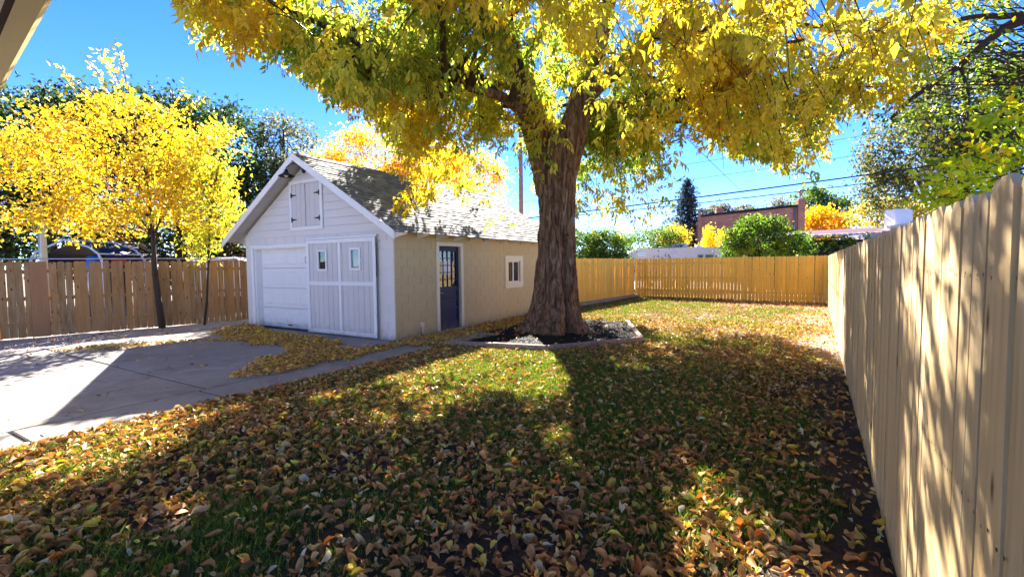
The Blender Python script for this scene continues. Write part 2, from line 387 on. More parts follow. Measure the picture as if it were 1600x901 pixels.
def lawn():
    xs = np.linspace(-5.97, 1.75, 120); 
    def patch(x0, x1, y0, y1, nx, ny, z=0.):
        X, Y = np.meshgrid(np.linspace(x0, x1, nx), np.linspace(y0, y1, ny)); X = X.ravel(); Y = Y.ravel()
        i = np.arange(nx*ny).reshape(ny, nx)
        F = np.stack([i[:-1, :-1].ravel(), i[:-1, 1:].ravel(), i[1:, 1:].ravel(), i[1:, :-1].ravel()], 1)
        return np.stack([X, Y, zground(X, Y)+z], 1), F
    V1, F1 = patch(-5.97, 1.75, -3, 7.36, 150, 200); V2, F2 = patch(-7.7, 1.75, 7.36, 23.2, 150, 260)
    V = np.concatenate([V1, V2]); F = np.concatenate([F1, F2+len(V1)])
    x, y = V[:, 0], V[:, 1]; far = np.clip((y-8)/5, 0, 1)
    col = np.stack([grassiness(x, y)*.9, sandiness(x, y)*.85, np.clip(litter(x, y)*far*.55, 0, 1)*(1-.4*sandiness(x, y))], 1)
    o = link('lawn', mesh_np('lawn', V, F, SOIL, col, True)); tag(o, 'patchy backyard lawn of dark soil and grass under fallen leaves', kind='structure')
lawn()
def driveway():
    root = link('driveway', None); tag(root, 'stained grey concrete driveway in front of the white garage', kind='structure')
    gap = .016; z1 = .018
    ys = [-3.5, .3, 3.2, 7.30]
    xs = [-13.4, -10.1, -6.72]
    for j in range(3):
        for i in range(2):
            link('concrete_slab', MB().bbox(xs[i]+gap, xs[i+1]-gap, ys[j]+gap, ys[j+1]-gap, -.1, z1+.002*((i+j) % 2), .01).mesh('concrete_slab', CONC), root)
    MB().box(-13.39, -6.0, -3.4, 7.30, -.02, .004).build('joint_filler', MULCHG, root)
    r2 = link('walkway', None); tag(r2, 'narrow concrete walk edging the lawn beside the driveway', kind='structure')
    for a, b in ((-3.4, -.6), (-.6, 1.35), (1.35, 3.1), (3.1, 5.1), (5.1, 7.32)):
        m = MB(); n = 12
        bb = MB().bbox(-6.70, -5.96, a+gap, b-gap, -.1, z1+.004, .012)
        link('concrete_slab', bb.mesh('concrete_slab', CONC), r2)
    sp = MB().prism([(-7.29, 7.36, -.05), (-6.05, 7.40, -.05), (-5.55, 7.75, -.05), (-5.78, 9.0, -.05), (-6.5, 9.3, -.05), (-7.28, 9.35, -.05)], (0, 0, .075))
    tag(sp.build('stepping_pad', CONC), 'flat concrete pad on the ground below the navy side door', kind='structure')
    gv = MB(); V = []; 
    gx = np.linspace(0, 1, 14); gy = np.linspace(-4, 13, 60)
    P = []; 
    for y in gy:
        xl = -16.45+.278*y-.5; xr = -13.42 if y < 7.3 else -12.98
        for a in gx: x = xl+(xr-xl)*a; P.append((x, y, .012+float(zground(x, y))))
    P = np.array(P); i = np.arange(len(P)).reshape(len(gy), len(gx))
    F = np.stack([i[:-1, :-1].ravel(), i[:-1, 1:].ravel(), i[1:, 1:].ravel(), i[1:, :-1].ravel()], 1)
    tag(link('gravel_strip', mesh_np('gravel_strip', P, F, GRAVEL, None, True)), 'pale gravel strip along the foot of the brown picket fence', kind='structure')
    # loose stones
    n = 9000; y = rng.uniform(-1, 9, n); t = rng.uniform(0, 1, n); xl = -16.45+.278*y; x = xl+(-13.35-xl)*t; ok = (x < -12.98) | (y < 7.3); x, y = x[ok], y[ok]; n = len(x)
    s = rng.uniform(.008, .022, n)
    base = np.array([(1, 0, 0), (-.5, .87, 0), (-.5, -.87, 0), (0, 0, .9)]); T = np.array([(0, 1, 3), (1, 2, 3), (2, 0, 3)])
    V = base[None]*s[:, None, None]*rng.uniform(.7, 1.4, (n, 4, 1))+np.stack([x, y, .012+zground(x, y)], 1)[:, None]
    F = (T[None]+4*np.arange(n)[:, None, None]).reshape(-1, 3)
    tag(link('gravel', mesh_np('gravel', V.reshape(-1, 3), F, GRAVEL)), 'loose pale stones scattered over the gravel strip', kind='stuff')
driveway()

# ------------------------------------------------------------------ garage
GX0, GX1, GYF, GYB = -7.33, -12.95, 7.32, 15.1
RXM = -10.14; RZ = 4.33; SL = .607
def roof_z(x): return RZ-SL*abs(x-RXM)
def garage():
    R = thing('garage', 'white block garage with bounce-tinted side and shingled gable roof beside the big tree', 'garage', (0, 0, 0))
    cache = {}
    def blocks(parent, mat, axis, fixed, a0, a1, z0, z1, openings, out):
        """running-bond blocks on a wall; axis 'x' or 'y' is the run; out = +1/-1 outward sign along the other axis"""
        ch = .2; n = int(round((z1-z0)/ch))
        for c in range(n):
            lo = z0+c*ch; hi = min(lo+ch, z1)
            edges = [a0]+[a0+.4*k-(.2 if c % 2 else 0) for k in range(1, int((a1-a0)/.4)+2)]
            edges = [e for e in edges if e < a1-.05]+[a1]
            cuts = [(o[0], o[1]) for o in openings if o[2] < hi-.02 and o[3] > lo+.02]
            for e0, e1 in zip(edges, edges[1:]):
                segs = [(e0, e1)]
                for c0, c1 in cuts:
                    ns = []
                    for s0, s1 in segs:
                        if c1 <= s0 or c0 >= s1: ns.append((s0, s1)); continue
                        if c0 > s0: ns.append((s0, c0))
                        if c1 < s1: ns.append((c1, s1))
                    segs = ns
                for s0, s1 in segs:
                    if s1-s0 < .04: continue
                    L = round(s1-s0-.005, 3); Hh = round(hi-lo-.005, 3)
                    k = (L, Hh, axis, mat.name)
                    if k not in cache:
                        cache[k] = (MB().bbox(-L/2, L/2, -.02, .02, -Hh/2, Hh/2, .0025) if axis == 'x' else MB().bbox(-.02, .02, -L/2, L/2, -Hh/2, Hh/2, .0025)).mesh('block', mat)
                    o = link('block', cache[k], parent); d = random.uniform(-.0012, .0012)
                    o.location = ((s0+s1)/2, fixed+out*(-.016+d), (lo+hi)/2) if axis == 'x' else (fixed+out*(-.016+d), (s0+s1)/2, (lo+hi)/2)
    # side wall (faces the tree): backing with openings, blocks on its face
    DO = (8.77, 9.63, 0, 2.10); WO = (11.97, 12.68, 1.09, 1.74)
    m = MB(); x0, x1 = GX0-.2, GX0-.004
    m.box(x0, x1, GYF+.2, DO[0], 0, 2.45); m.box(x0, x1, DO[1], WO[0], 0, 2.45); m.box(x0, x1, WO[1], GYB-.2, 0, 2.45)
    m.box(x0, x1, DO[0], DO[1], DO[3], 2.45); m.box(x0, x1, WO[0], WO[1], 0, WO[2]); m.box(x0, x1, WO[0], WO[1], WO[3], 2.45)
    sw = m.build('side_wall', BLOCK_BOUNCE, R)
    blocks(sw, BLOCK_BOUNCE, 'y', GX0, GYF, GYB, .0, 2.45, [DO, WO], 1)
    # front wall
    GO = (-12.55, -10.28, 0, 2.12)
    m = MB(); y0, y1 = GYF+.004, GYF+.2
    m.box(GX1, GO[0], y0, y1, 0, 2.42); m.box(GO[0], GO[1], y0, y1, GO[3], 2.42); m.box(GO[1], GX0-.024, y0, y1, 0, 2.42)
    fw = m.build('front_wall', BLOCKG, R)
    blocks(fw, BLOCKG, 'x', GYF, GX1, GX0-.022, 0, 2.4, [(GO[0], GO[1], 0, 2.12), (-10.28, -7.84, 0, 2.2)], -1)
    # gable siding
    m = MB(); gz = roof_z(GX1)-.22
    m.prism([(GX1+.0, GYF+.02, 2.42), (GX0-.0, GYF+.02, 2.42), (GX0-.0, GYF+.02, 2.43), (RXM, GYF+.02, RZ-.12), (GX1, GYF+.02, 2.43)], (0, .12, 0))
    gw = m.build('gable_wall', LGREY, R)
    z = 2.405
    while z < 4.05:
        h = .187; za, zb = z, min(z+h-.004, 4.15)
        def hw(zz): return max(.02, min(GX0-RXM-.0, (RZ-.14-zz)/SL))
        p = [(RXM-hw(za), GYF, za), (RXM+hw(za), GYF, za), (RXM+hw(zb), GYF, zb), (RXM-hw(zb), GYF, zb)]
        V = [(a[0], GYF-.017, a[2]) if i < 2 else (a[0], GYF-.007, a[2]) for i, a in enumerate(p)]+[(a[0], GYF+.019, a[2]) for a in p]
        MB().add(V, [(0, 1, 2, 3), (4, 7, 6, 5), (0, 4, 5, 1), (1, 5, 6, 2), (2, 6, 7, 3), (3, 7, 4, 0)]).build('siding_board', LGREY, gw)
        z += h
    # other walls
    MB().box(GX1, GX1+.2, GYF+.2, GYB-.2, 0, 2.45).build('far_side_wall', BLOCK_BOUNCE, R)
    MB().prism([(GX1, GYB-.2, 0), (GX0, GYB-.2, 0), (GX0, GYB-.2, 2.43), (RXM, GYB-.2, RZ-.14), (GX1, GYB-.2, 2.43)], (0, .2, 0)).build('rear_wall', BLOCK_BOUNCE, R)
    MB().box(GX1+.2, GX0-.2, GYF+.2, GYB-.2, -.02, .016).build('floor', INTER, R)
    MB().box(-11.4, -10.9, 14.0, 14.8, .016, 1.9).build('cabinet', INTER, R)
    # roof deck
    YA, YB = 6.93, 15.5; ex = 3.21
    m = MB()
    for s in (-1, 1):
        a = (RXM, YA, RZ-.03); b = (RXM+s*ex, YA, RZ-.03-SL*ex)
        m.prism([a, b, (b[0], b[1], b[2]-.025), (a[0], a[1], a[2]-.025)], (0, YB-YA, 0))
    roof = m.build('roof', SOFFIT, R)
    # sheathing boards seen under the front overhang
    nb = 14
    for s in (-1, 1):
        for k in range(nb):
            d0 = .05+k*(ex-.06)/nb; d1 = d0+(ex-.06)/nb-.008
            MB().prism([(RXM+s*d0, YA+.03, RZ-.057-SL*d0), (RXM+s*d1, YA+.03, RZ-.057-SL*d1), (RXM+s*d1, YA+.03, RZ-.067-SL*d1), (RXM+s*d0, YA+.03, RZ-.067-SL*d0)], (0, GYF-YA-.05, 0)).build('soffit_board', SOFFIT, roof)
    # shingles: courses of uneven tabs
    m = MB(); ln = math.hypot(1, SL)
    for s in (-1, 1):
        ns = 27; ds = (ex+.04)/ns
        for k in range(ns):
            d0 = k*ds; d1 = d0+ds+.05
            y = YA-.02-(.11 if k % 2 else 0)-random.uniform(0, .05)
            while y < YB+.02:
                w = random.choice((.17, .25, .33, .33)); ya, yb = max(y, YA-.02), min(y+w-.006, YB+.02); y += w
                if yb-ya < .03: continue
                th = random.choice((.009, .013, .02)); dd = random.choice((0, 0, .012))
                zt = RZ-.028-SL*d0+.004; zb = RZ-.028-SL*(d1-dd)+.010+th
                x0_, x1_ = RXM+s*d0, RXM+s*(d1-dd)
                m.add([(x0_, ya, zt), (x0_, yb, zt), (x1_, yb, zb), (x1_, ya, zb), (x1_, yb, zb-th), (x1_, ya, zb-th)], [(0, 1, 2, 3), (3, 2, 4, 5)])
    sh = link('shingle_courses', m.mesh('shingle_courses', SHINGLE), roof); tag(sh, kind='stuff')
    m = MB(); y = YA-.02
    while y < YB:
        m.prism([(RXM-.15, y, RZ-.09), (RXM, y, RZ+.012), (RXM+.15, y, RZ-.09), (RXM, y, RZ-.02)], (0, .26, 0)); y += .265
    m.build('ridge_cap', SHINGLE, roof)
    # barge boards and eave fascia
    for s in (-1, 1):
        a = np.array((RXM, YA-.03, RZ-.02)); b = np.array((RXM+s*(ex+.02), YA-.03, RZ-.02-SL*(ex+.02)))
        MB().prism([a, b, b-[0, 0, .17], a-[0, 0, .17]], (0, .028, 0)).build('barge_board', WHITE, R)
        MB().prism([a+[0, .45, -.04], b+[-s*.42, .45, -.04+SL*.42], b+[-s*.42, .45, -.15+SL*.42], a+[0, .45, -.15]], (0, .025, 0)).build('gable_trim', WHITE, R) if False else None
    # rafter tails
    yy = GYF+.03
    while yy < GYB+.2:
        for s in (-1, 1):
            xa, xb = RXM+s*2.815, RXM+s*3.17
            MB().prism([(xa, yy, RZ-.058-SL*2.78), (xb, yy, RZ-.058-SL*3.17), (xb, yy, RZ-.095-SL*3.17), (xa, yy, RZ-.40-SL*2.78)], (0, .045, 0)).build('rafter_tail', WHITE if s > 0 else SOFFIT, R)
        yy += .675
    # overhead door (recessed)
    od = link('overhead_door', None, R); Yd = GYF+.16
    W0, W1 = -12.5, -10.33
    for k in range(4):
        z0 = .03+k*.525; z1 = z0+.518
        sec = MB(); sec.bbox(W0, W1, Yd, Yd+.045, z0, z1, .008)
        w = (W1-W0)/4
        for c in range(4):
            a, b = W0+c*w+.06, W0+(c+1)*w-.06
            sec.add([(a, Yd-.001, z0+.09), (b, Yd-.001, z0+.09), (b, Yd-.001, z1-.09), (a, Yd-.001, z1-.09), (a+.035, Yd-.013, z0+.125), (b-.035, Yd-.013, z0+.125), (b-.035, Yd-.013, z1-.125), (a+.035, Yd-.013, z1-.125)],
                    [(0, 1, 5, 4), (1, 2, 6, 5), (2, 3, 7, 6), (3, 0, 4, 7), (4, 5, 6, 7)])
        sec.build('door_section', DOORWHITE, od)
    MB().bbox(-11.35, -11.20, Yd-.035, Yd-.001, .10, .125).build('lift_handle', BLACK, od)
    for nm_, b in (('jamb', (GO[0], W0, GYF+.0, GYF+.2, .016, 2.12)), ('jamb', (W1, GO[1], GYF+.0, GYF+.2, .016, 2.12)), ('head_jamb', (W0, W1, GYF, GYF+.2, 2.10, 2.119))): MB().box(*b).build(nm_, WHITE, od)
    tr = [(-12.65, -12.552, 0.02, 2.12), (-10.282, -10.20, .0, 2.12)]
    for a, b, z0, z1 in tr: MB().bbox(a, b, GYF-.045, GYF-.005, z0+.01, z1, .005).build('door_trim', WHITE, od)
    MB().bbox(-12.67, -10.19, GYF-.05, GYF-.005, 2.122, 2.22, .005).build('door_trim', WHITE, od)
    # sliding barn door
    sd = link('sliding_door', None, R); A, B = -10.165, -7.80; yb, yf = GYF-.055, GYF-.085
    WINS = [(-9.76, -9.42, 1.53, 2.03), (-8.62, -8.27, 1.55, 2.05)]
    n = 13; w = (B-A-.1)/n
    for k in range(n):
        a, b = A+.05+k*w, A+.05+(k+1)*w-.007
        m = MB(); cut = [q for q in WINS if q[0]+.03 < b and q[1]-.03 > a]
        if cut:
            q = cut[0]; m.box(a, b, yf, yb, .07, q[2]+.03); m.box(a, b, yf, yb, q[3]-.03, 2.22)
            if a < q[0]+.03: m.box(a, q[0]+.03, yf, yb, q[2]+.0301, q[3]-.0301)
            if b > q[1]-.03: m.box(q[1]-.03, b, yf, yb, q[2]+.0301, q[3]-.0301)
            m.build('plank', PLANKG, sd)
        else: m.bbox(a, b, yf, yb, .07, 2.22, .004).build('plank', PLANKG, sd)
    mid = (A+B)/2
    for nm_, b in (('stile', (A, A+.085, yf-.025, yf-.002, .045, 2.27)), ('stile', (B-.085, B, yf-.025, yf-.002, .045, 2.27)), ('stile', (mid-.045, mid+.045, yf-.022, yf-.002, .137, 2.178)),
                   ('rail', (A+.0855, B-.0855, yf-.025, yf-.002, .045, .136)), ('rail', (A+.0855, B-.0855, yf-.025, yf-.002, 2.18, 2.27)), ('rail', (A+.0855, B-.0855, yf-.026, yf-.002, 1.19, 1.285))):
        MB().bbox(*b, .005).build(nm_, WHITE, sd)
    for i, (a, b, z0, z1) in enumerate(WINS):
        m = MB(); t = .045; y0, y1 = yf-.03, yf-.003
        m.box(a, b, y0, y1, z0, z0+t); m.box(a, b, y0, y1, z1-t, z1); m.box(a, a+t, y0, y1, z0+t, z1-t); m.box(b-t, b, y0, y1, z0+t, z1-t)
        m.build('window_frame', WHITE, sd)
        MB().box(a+t, b-t, yf+.002, yf+.008, z0+t, z1-t).build('glass_pane', GLASS if i == 0 else GLASSG, sd)
    MB().box(A, B, yf+.012, yf+.02, 1.4, 2.15).build('backing_panel', INTER, sd)
    m = MB(); m.tube([(-10.185, GYF-.1, 1.72), (-10.185, GYF-.13, 1.74), (-10.185, GYF-.13, 1.86), (-10.185, GYF-.1, 1.88)], .009, 6); m.build('pull_handle', STEEL, sd)
    MB().bbox(A-.02, B+.02, GYF-.09, GYF-.01, 2.275, 2.33, .01).build('track_cover', WHITE, sd)
    # hay loft door
    hd = link('loft_door', None, R); a, b, z0, z1 = -10.86, -9.60, 2.53, 3.76; y0, y1 = GYF-.052, GYF-.02; t = .095
    m = [(a, b, z0, z0+t), (a, b, z1-t, z1), (a, a+t, z0+t, z1-t), (b-t, b, z0+t, z1-t)]
    for q in m: MB().bbox(q[0], q[1], y0, y1, q[2]+.0005, q[3]-.0005, .004).build('door_trim', WHITE, hd)
    ia, ib = a+t+.006, b-t-.006; w = (ib-ia)/6
    for k in range(6):
        g0 = .014 if k == 3 else .003
        MB().bbox(ia+k*w+g0, ia+(k+1)*w-(.014 if k == 2 else .003), GYF-.045, GYF-.025, z0+t+.006, z1-t-.006, .003).build('plank', PLANKG, hd)
    MB().box(ia, ib, GYF-.0245, GYF-.0235, z0+t, z1-t).build('backing_panel', BLACK, hd)
    for zz in (2.80, 3.40):
        for s, xx in ((1, a+t), (-1, b-t)):
            h = MB(); h.box(xx-.016, xx+.016, y0-.012, y0-.001, zz-.06, zz+.06)
            h.prism([(xx+s*.017, y0-.011, zz-.026), (xx+s*.19, y0-.011, zz-.008), (xx+s*.19, y0-.011, zz+.008), (xx+s*.017, y0-.011, zz+.026)], (0, .012, 0)); h.build('hinge', BLACK, hd)
    # gooseneck barn lamp under the peak
    lp = link('barn_lamp', None, R)
    lx, lz = -10.26, 4.0
    pl = MB().lathe([(0.0, 0), (.062, 0), (.062, .018), (.03, .03), (0, .032)]).build('wall_plate', BLACK, lp); pl.location = (lx, GYF-.026, lz-.03); pl.rotation_euler = (math.radians(90), 0, 0)
    pts = [(lx, GYF-.05, lz-.03)]+[(lx-.02*i/8, GYF-.05-.40*i/8, lz-.03+.13*math.sin(math.pi*i/8*.92)) for i in range(1, 9)]
    e = pts[-1]; pts += [(e[0], e[1]-.03, e[2]-.03), (e[0], e[1]-.035, e[2]-.09)]
    MB().tube(pts, .011, 8).build('gooseneck_arm', BLACK, lp)
    c = (e[0], e[1]-.035, e[2]-.20)
    MB().lathe([(.035, .12), (.045, .07), (.07, .03), (.17, -.015), (.185, -.04), (.18, -.042), (.165, -.022), (.065, .02), (.03, .05)], c).build('lamp_shade', BLACK, lp)
    MB().lathe([(0, -.055), (.03, -.05), (.05, -.02), (.045, .01), (.02, .04)], c, 12).build('bulb', WHITE, lp)
    # side door
    dr = link('side_door', None, R); y0, y1 = DO[0], DO[1]; xf = GX0-.055
    for q in ((DO[0]-.10, DO[0], 0.02, 2.10), (DO[1], DO[1]+.10, 0.02, 2.10), (DO[0]-.10, DO[1]+.10, 2.1005, 2.20)):
        MB().bbox(GX0+.006, GX0+.036, q[0], q[1], q[2], q[3], .004).build('door_trim', CREAM, dr)
    st = .085
    for q in ((y0, y0+st, .03, 2.09), (y1-st, y1, .03, 2.09)): MB().box(xf-.04, xf, q[0]+.002, q[1]-.002, q[2], q[3]).build('stile', NAVY, dr)
    for z0, z1 in ((.03, .20), (.52, .58), (.78, .84), (1.0, 1.10), (1.98, 2.09)): MB().box(xf-.04, xf, y0+st, y1-st, z0, z1).build('rail', NAVY, dr)
    for z0, z1 in ((.20, .52), (.58, .78), (.84, 1.0)): MB().bbox(xf-.035, xf-.012, y0+st, y1-st, z0, z1, .006).build('panel', NAVY, dr)
    for k in range(1, 4): yy = y0+st+(y1-y0-2*st)*k/4; MB().box(xf-.022, xf-.006, yy-.009, yy+.009, 1.1, 1.98).build('glazing_bar', NAVY, dr)
    for k in range(1, 5): zz = 1.10+.88*k/5; MB().box(xf-.0225, xf-.0055, y0+st, y1-st, zz-.009, zz+.009).build('glazing_bar', NAVY, dr)
    MB().box(xf-.03, xf-.026, y0+st, y1-st, 1.1, 1.98).build('glass_pane', GLASS, dr)
    # lace curtain behind the glass
    t = NT('lace_curtain'); co = t.pos(); wv = t.n('TexVoronoi', feature='DISTANCE_TO_EDGE'); wv.inputs['Scale'].default_value = 10; t.l(t.mapping(co, (1, 1.6, .7)), wv.inputs['Vector'])
    LACE = t.done(t.bsdf(t.mix(t.g(wv.outputs['Distance'], .10, .16), (.7, .7, .68), (.02, .02, .025)), .9))
    MB().box(xf-.06, xf-.055, y0+st, y1-st, 1.25, 1.97).build('curtain', LACE, dr)
    MB().box(xf-.0255, xf-.0245, y0+.22, y0+.56, 1.40, 1.74).build('paper_notice', WHITE, dr)
    MB().tube([(xf, y0+.05, .96), (xf+.05, y0+.05, .96), (xf+.055, y0+.06, .96), (xf+.055, y0+.16, .955)], .010, 8).build('lever_handle', STEEL, dr)
    MB().bbox(GX0-.19, GX0+.03, y0-.08, y1+.08, -.01, .026, .006).build('threshold', CREAM, dr)
    # side window
    wd = link('side_window', None, R); a, b, z0, z1 = WO
    for q in ((a-.18, b+.17, z0-.17, z0), (a-.18, b+.17, z1, z1+.16), (a-.18, a, z0, z1), (b, b+.17, z0, z1)):
        MB().bbox(GX0+.006, GX0+.034, q[0]+.0005, q[1]-.0005, q[2]+.0005, q[3]-.0005, .004).build('window_trim', CREAM, wd)
    m = MB(); t_ = .035
    for q in ((a, b, z0, z0+t_), (a, b, z1-t_, z1), (a, a+t_, z0+t_, z1-t_), (b-t_, b, z0+t_, z1-t_), ((a+b)/2-.025, (a+b)/2+.025, z0+t_, z1-t_)): m.box(GX0-.06, GX0-.02, q[0], q[1], q[2], q[3])
    m.build('sash', WHITE, wd); MB().box(GX0-.045, GX0-.04, a+t_, b-t_, z0+t_, z1-t_).build('glass_pane', GLASS, wd)
    MB().box(GX0-.17, GX0-.165, a, b, z0, z1).build('window_shade', m_paint('brown_window_shade', (.22, .13, .06), .8, .3), wd)
    MB().tube([(GX0+.035, 8.12, .0), (GX0+.035, 8.12, .27), (GX0+.02, 8.12, .31), (GX0-.02, 8.12, .32)], .022, 10).build('conduit', CREAM, R)
    MB().bbox(GX0-.0, GX0+.06, 8.07, 8.17, .22, .32, .01).build('conduit_box', CREAM, R)
garage()

# ------------------------------------------------------------------ fences
def picket_mesh(w, h, th, mat, ear=.03, crook=0.):
    e = ear
    P = [(-w/2, 0), (w/2, 0), (w/2, h-e), (w/2-e, h), (-w/2+e, h), (-w/2, h-e)]
    return MB().prism([(x+crook*z/h, -th/2, z) for x, z in P], (0, th, 0)).mesh('picket', mat)
def fence(label, p0, p1, h, bw, gap, mat, face, group=None, post_every=2.4, post_front=False, ear=.03, rails=(.35, .95, 1.6), jit=.006, bottom=0.0, extra=None):
    p0 = np.array(p0, float); p1 = np.array(p1, float); L = np.linalg.norm(p1-p0); d = (p1-p0)/L; n = np.array([-d[1], d[0]])*face
    F = thing('board_fence' if 'picket' not in label else 'picket_fence', label, 'fence', (p0[0], p0[1], 0), math.atan2(d[1], d[0]), group)
    var = [picket_mesh(bw*random.uniform(.965, 1.0), h*random.uniform(.994, 1.004), .017, mat, ear, random.uniform(-.006, .006)) for _ in range(10)]
    k = int(L/(bw+gap)); nails = MB()
    for i in range(k):
        x = (i+.5)*L/k
        o = link('picket', random.choice(var), F); o.location = (x, face*random.uniform(-.002, .004), bottom+random.uniform(-.008, .008))
        o.rotation_euler = (random.uniform(-.006, .006), random.uniform(-jit, jit), random.uniform(-.03, .03))
    for z in rails:
        a = 0
        while a < L-.01:
            b = min(a+post_every, L); q = sorted((-face*.012, -face*.05))
            MB().bbox(a+.004, b-.004, q[0], q[1], z-.045, z+.045, .004).build('rail', RAILW if mat is not WOODL else WOODL, F); a += post_every
        for i in range(k):
            x = (i+.5)*L/k
            for dx in (-.035, .035):
                c = (x+dx, face*.0145, z+random.uniform(-.01, .01)); r = .006
                nails.add([(c[0]+r*math.cos(t), c[1], c[2]+r*math.sin(t)) for t in np.linspace(0, 2*math.pi, 6, endpoint=False)], [(0, 1, 2, 3, 4, 5)])
    tag(link('nail_heads', nails.mesh('nail_heads', BLACK), F), kind='stuff')
    a = 0
    while a <= L+.01:
        q = sorted((-face*.052, -face*.14))
        MB().bbox(a-.045, a+.045, q[0], q[1], -.1, h+.02, .006).build('post', RAILW if mat is not WOODL else WOODL, F); a += post_every
    if extra: extra(F)
    return F
fence('tall pale pine board fence close on the right, dappled with sun', (fence_x(.75), .75), (fence_x(21.55), 21.55), 1.83, .120, .005, WOODR, 1, 'wooden yard fences')
fence('golden cedar board fence across the far end of the lawn', (-6.56, 22.62), (1.15, 21.62), 1.84, .128, .010, WOODB, -1, 'wooden yard fences', ear=.02)
fence('golden cedar board fence running from behind the tree trunk to the back corner', (-7.36, 15.3), (-6.6, 22.55), 1.84, .136, .004, WOODB, -1, 'wooden yard fences', ear=.02)
kb = MB().prism([(-7.30, 15.35, -.05), (-7.10, 15.35, -.05), (-6.36, 22.5, -.05), (-6.54, 22.5, -.05)], (0, 0, .17)).build('concrete_kerb', CONC)
tag(kb, 'pale concrete kerb along the foot of the left back cedar fence', kind='structure')
def left_extra(F):
    for x, w in ((1.55, .30),): MB().bbox(x-w/2, x+w/2, .012, .045, .02, 1.80, .006).build('gate_board', WOODL, F)
lf0 = (-16.62+.278*.8, .8); lf1 = (-16.62+.278*13.0, 13.0)
LF = fence('weathered brown picket fence with gaps along the left of the driveway', lf0, lf1, 1.80, .134, .007, WOODL, -1, 'wooden yard fences', ear=.028, jit=.012, bottom=.03)
MB().bbox(2.95, 3.25, -.05, -.016, .02, 1.83, .006).build('gate_board', m_wood('reddish_gate_board', (.28, .13, .06), (.42, .23, .12), None, .6), LF)

# ------------------------------------------------------------------ tree building
def hexc(*c): return np.array(c, float)
GOLD = hexc(.64, .40, .035); YEL = hexc(.68, .54, .085); LIME = hexc(.46, .50, .08); GREEN = hexc(.19, .29, .05); TAN = hexc(.60, .34, .04); ORNG = hexc(.75, .36, .04)
def leaf_cloud(pos, size, colors, droop=.4, jit=.18, fold=.25):
    """one diamond leaf (two triangles) per position"""
    n = len(pos); d = rng.normal(0, 1, (n, 3)); d[:, 2] -= droop; R = rot_from(d, rng.uniform(0, 6.283, n))
    L = size*rng.uniform(.65, 1.25, n); W = L*rng.uniform(.45, .65, n)
    base = np.array([(0, 0, 0), (.45, .5, 0), (1, 0, 0), (.45, -.5, 0)])
    V = np.empty((n, 4, 3)); V[:, :, 0] = base[:, 0]*L[:, None]; V[:, :, 1] = base[:, 1]*W[:, None]; V[:, :, 2] = np.abs(base[:, 1])*W[:, None]*fold*2
    V = np.einsum('nij,nkj->nki', R, V)+pos[:, None]
    F = (np.array([(0, 1, 2), (0, 2, 3)])[None]+4*np.arange(n)[:, None, None]).reshape(-1, 3)
    C = np.clip(colors*rng.uniform(1-jit, 1+jit, (n, 1))*rng.uniform(.93, 1.07, (n, 3)), 0.005, .95)
    return V.reshape(-1, 3), F, np.repeat(C, 4, 0)
def curve_pts(a, b, n, sag=0., wob=.1):
    a = np.array(a, float); b = np.array(b, float); t = np.linspace(0, 1, n)[:, None]; P = a+(b-a)*t
    L = np.linalg.norm(b-a); w = rng.normal(0, wob*L/n, (n, 3)).cumsum(0); w -= t*w[-1:]
    P = P+w*np.sin(t*math.pi)**.5; P[:, 2] += sag*L*np.sin(t[:, 0]*math.pi); return P
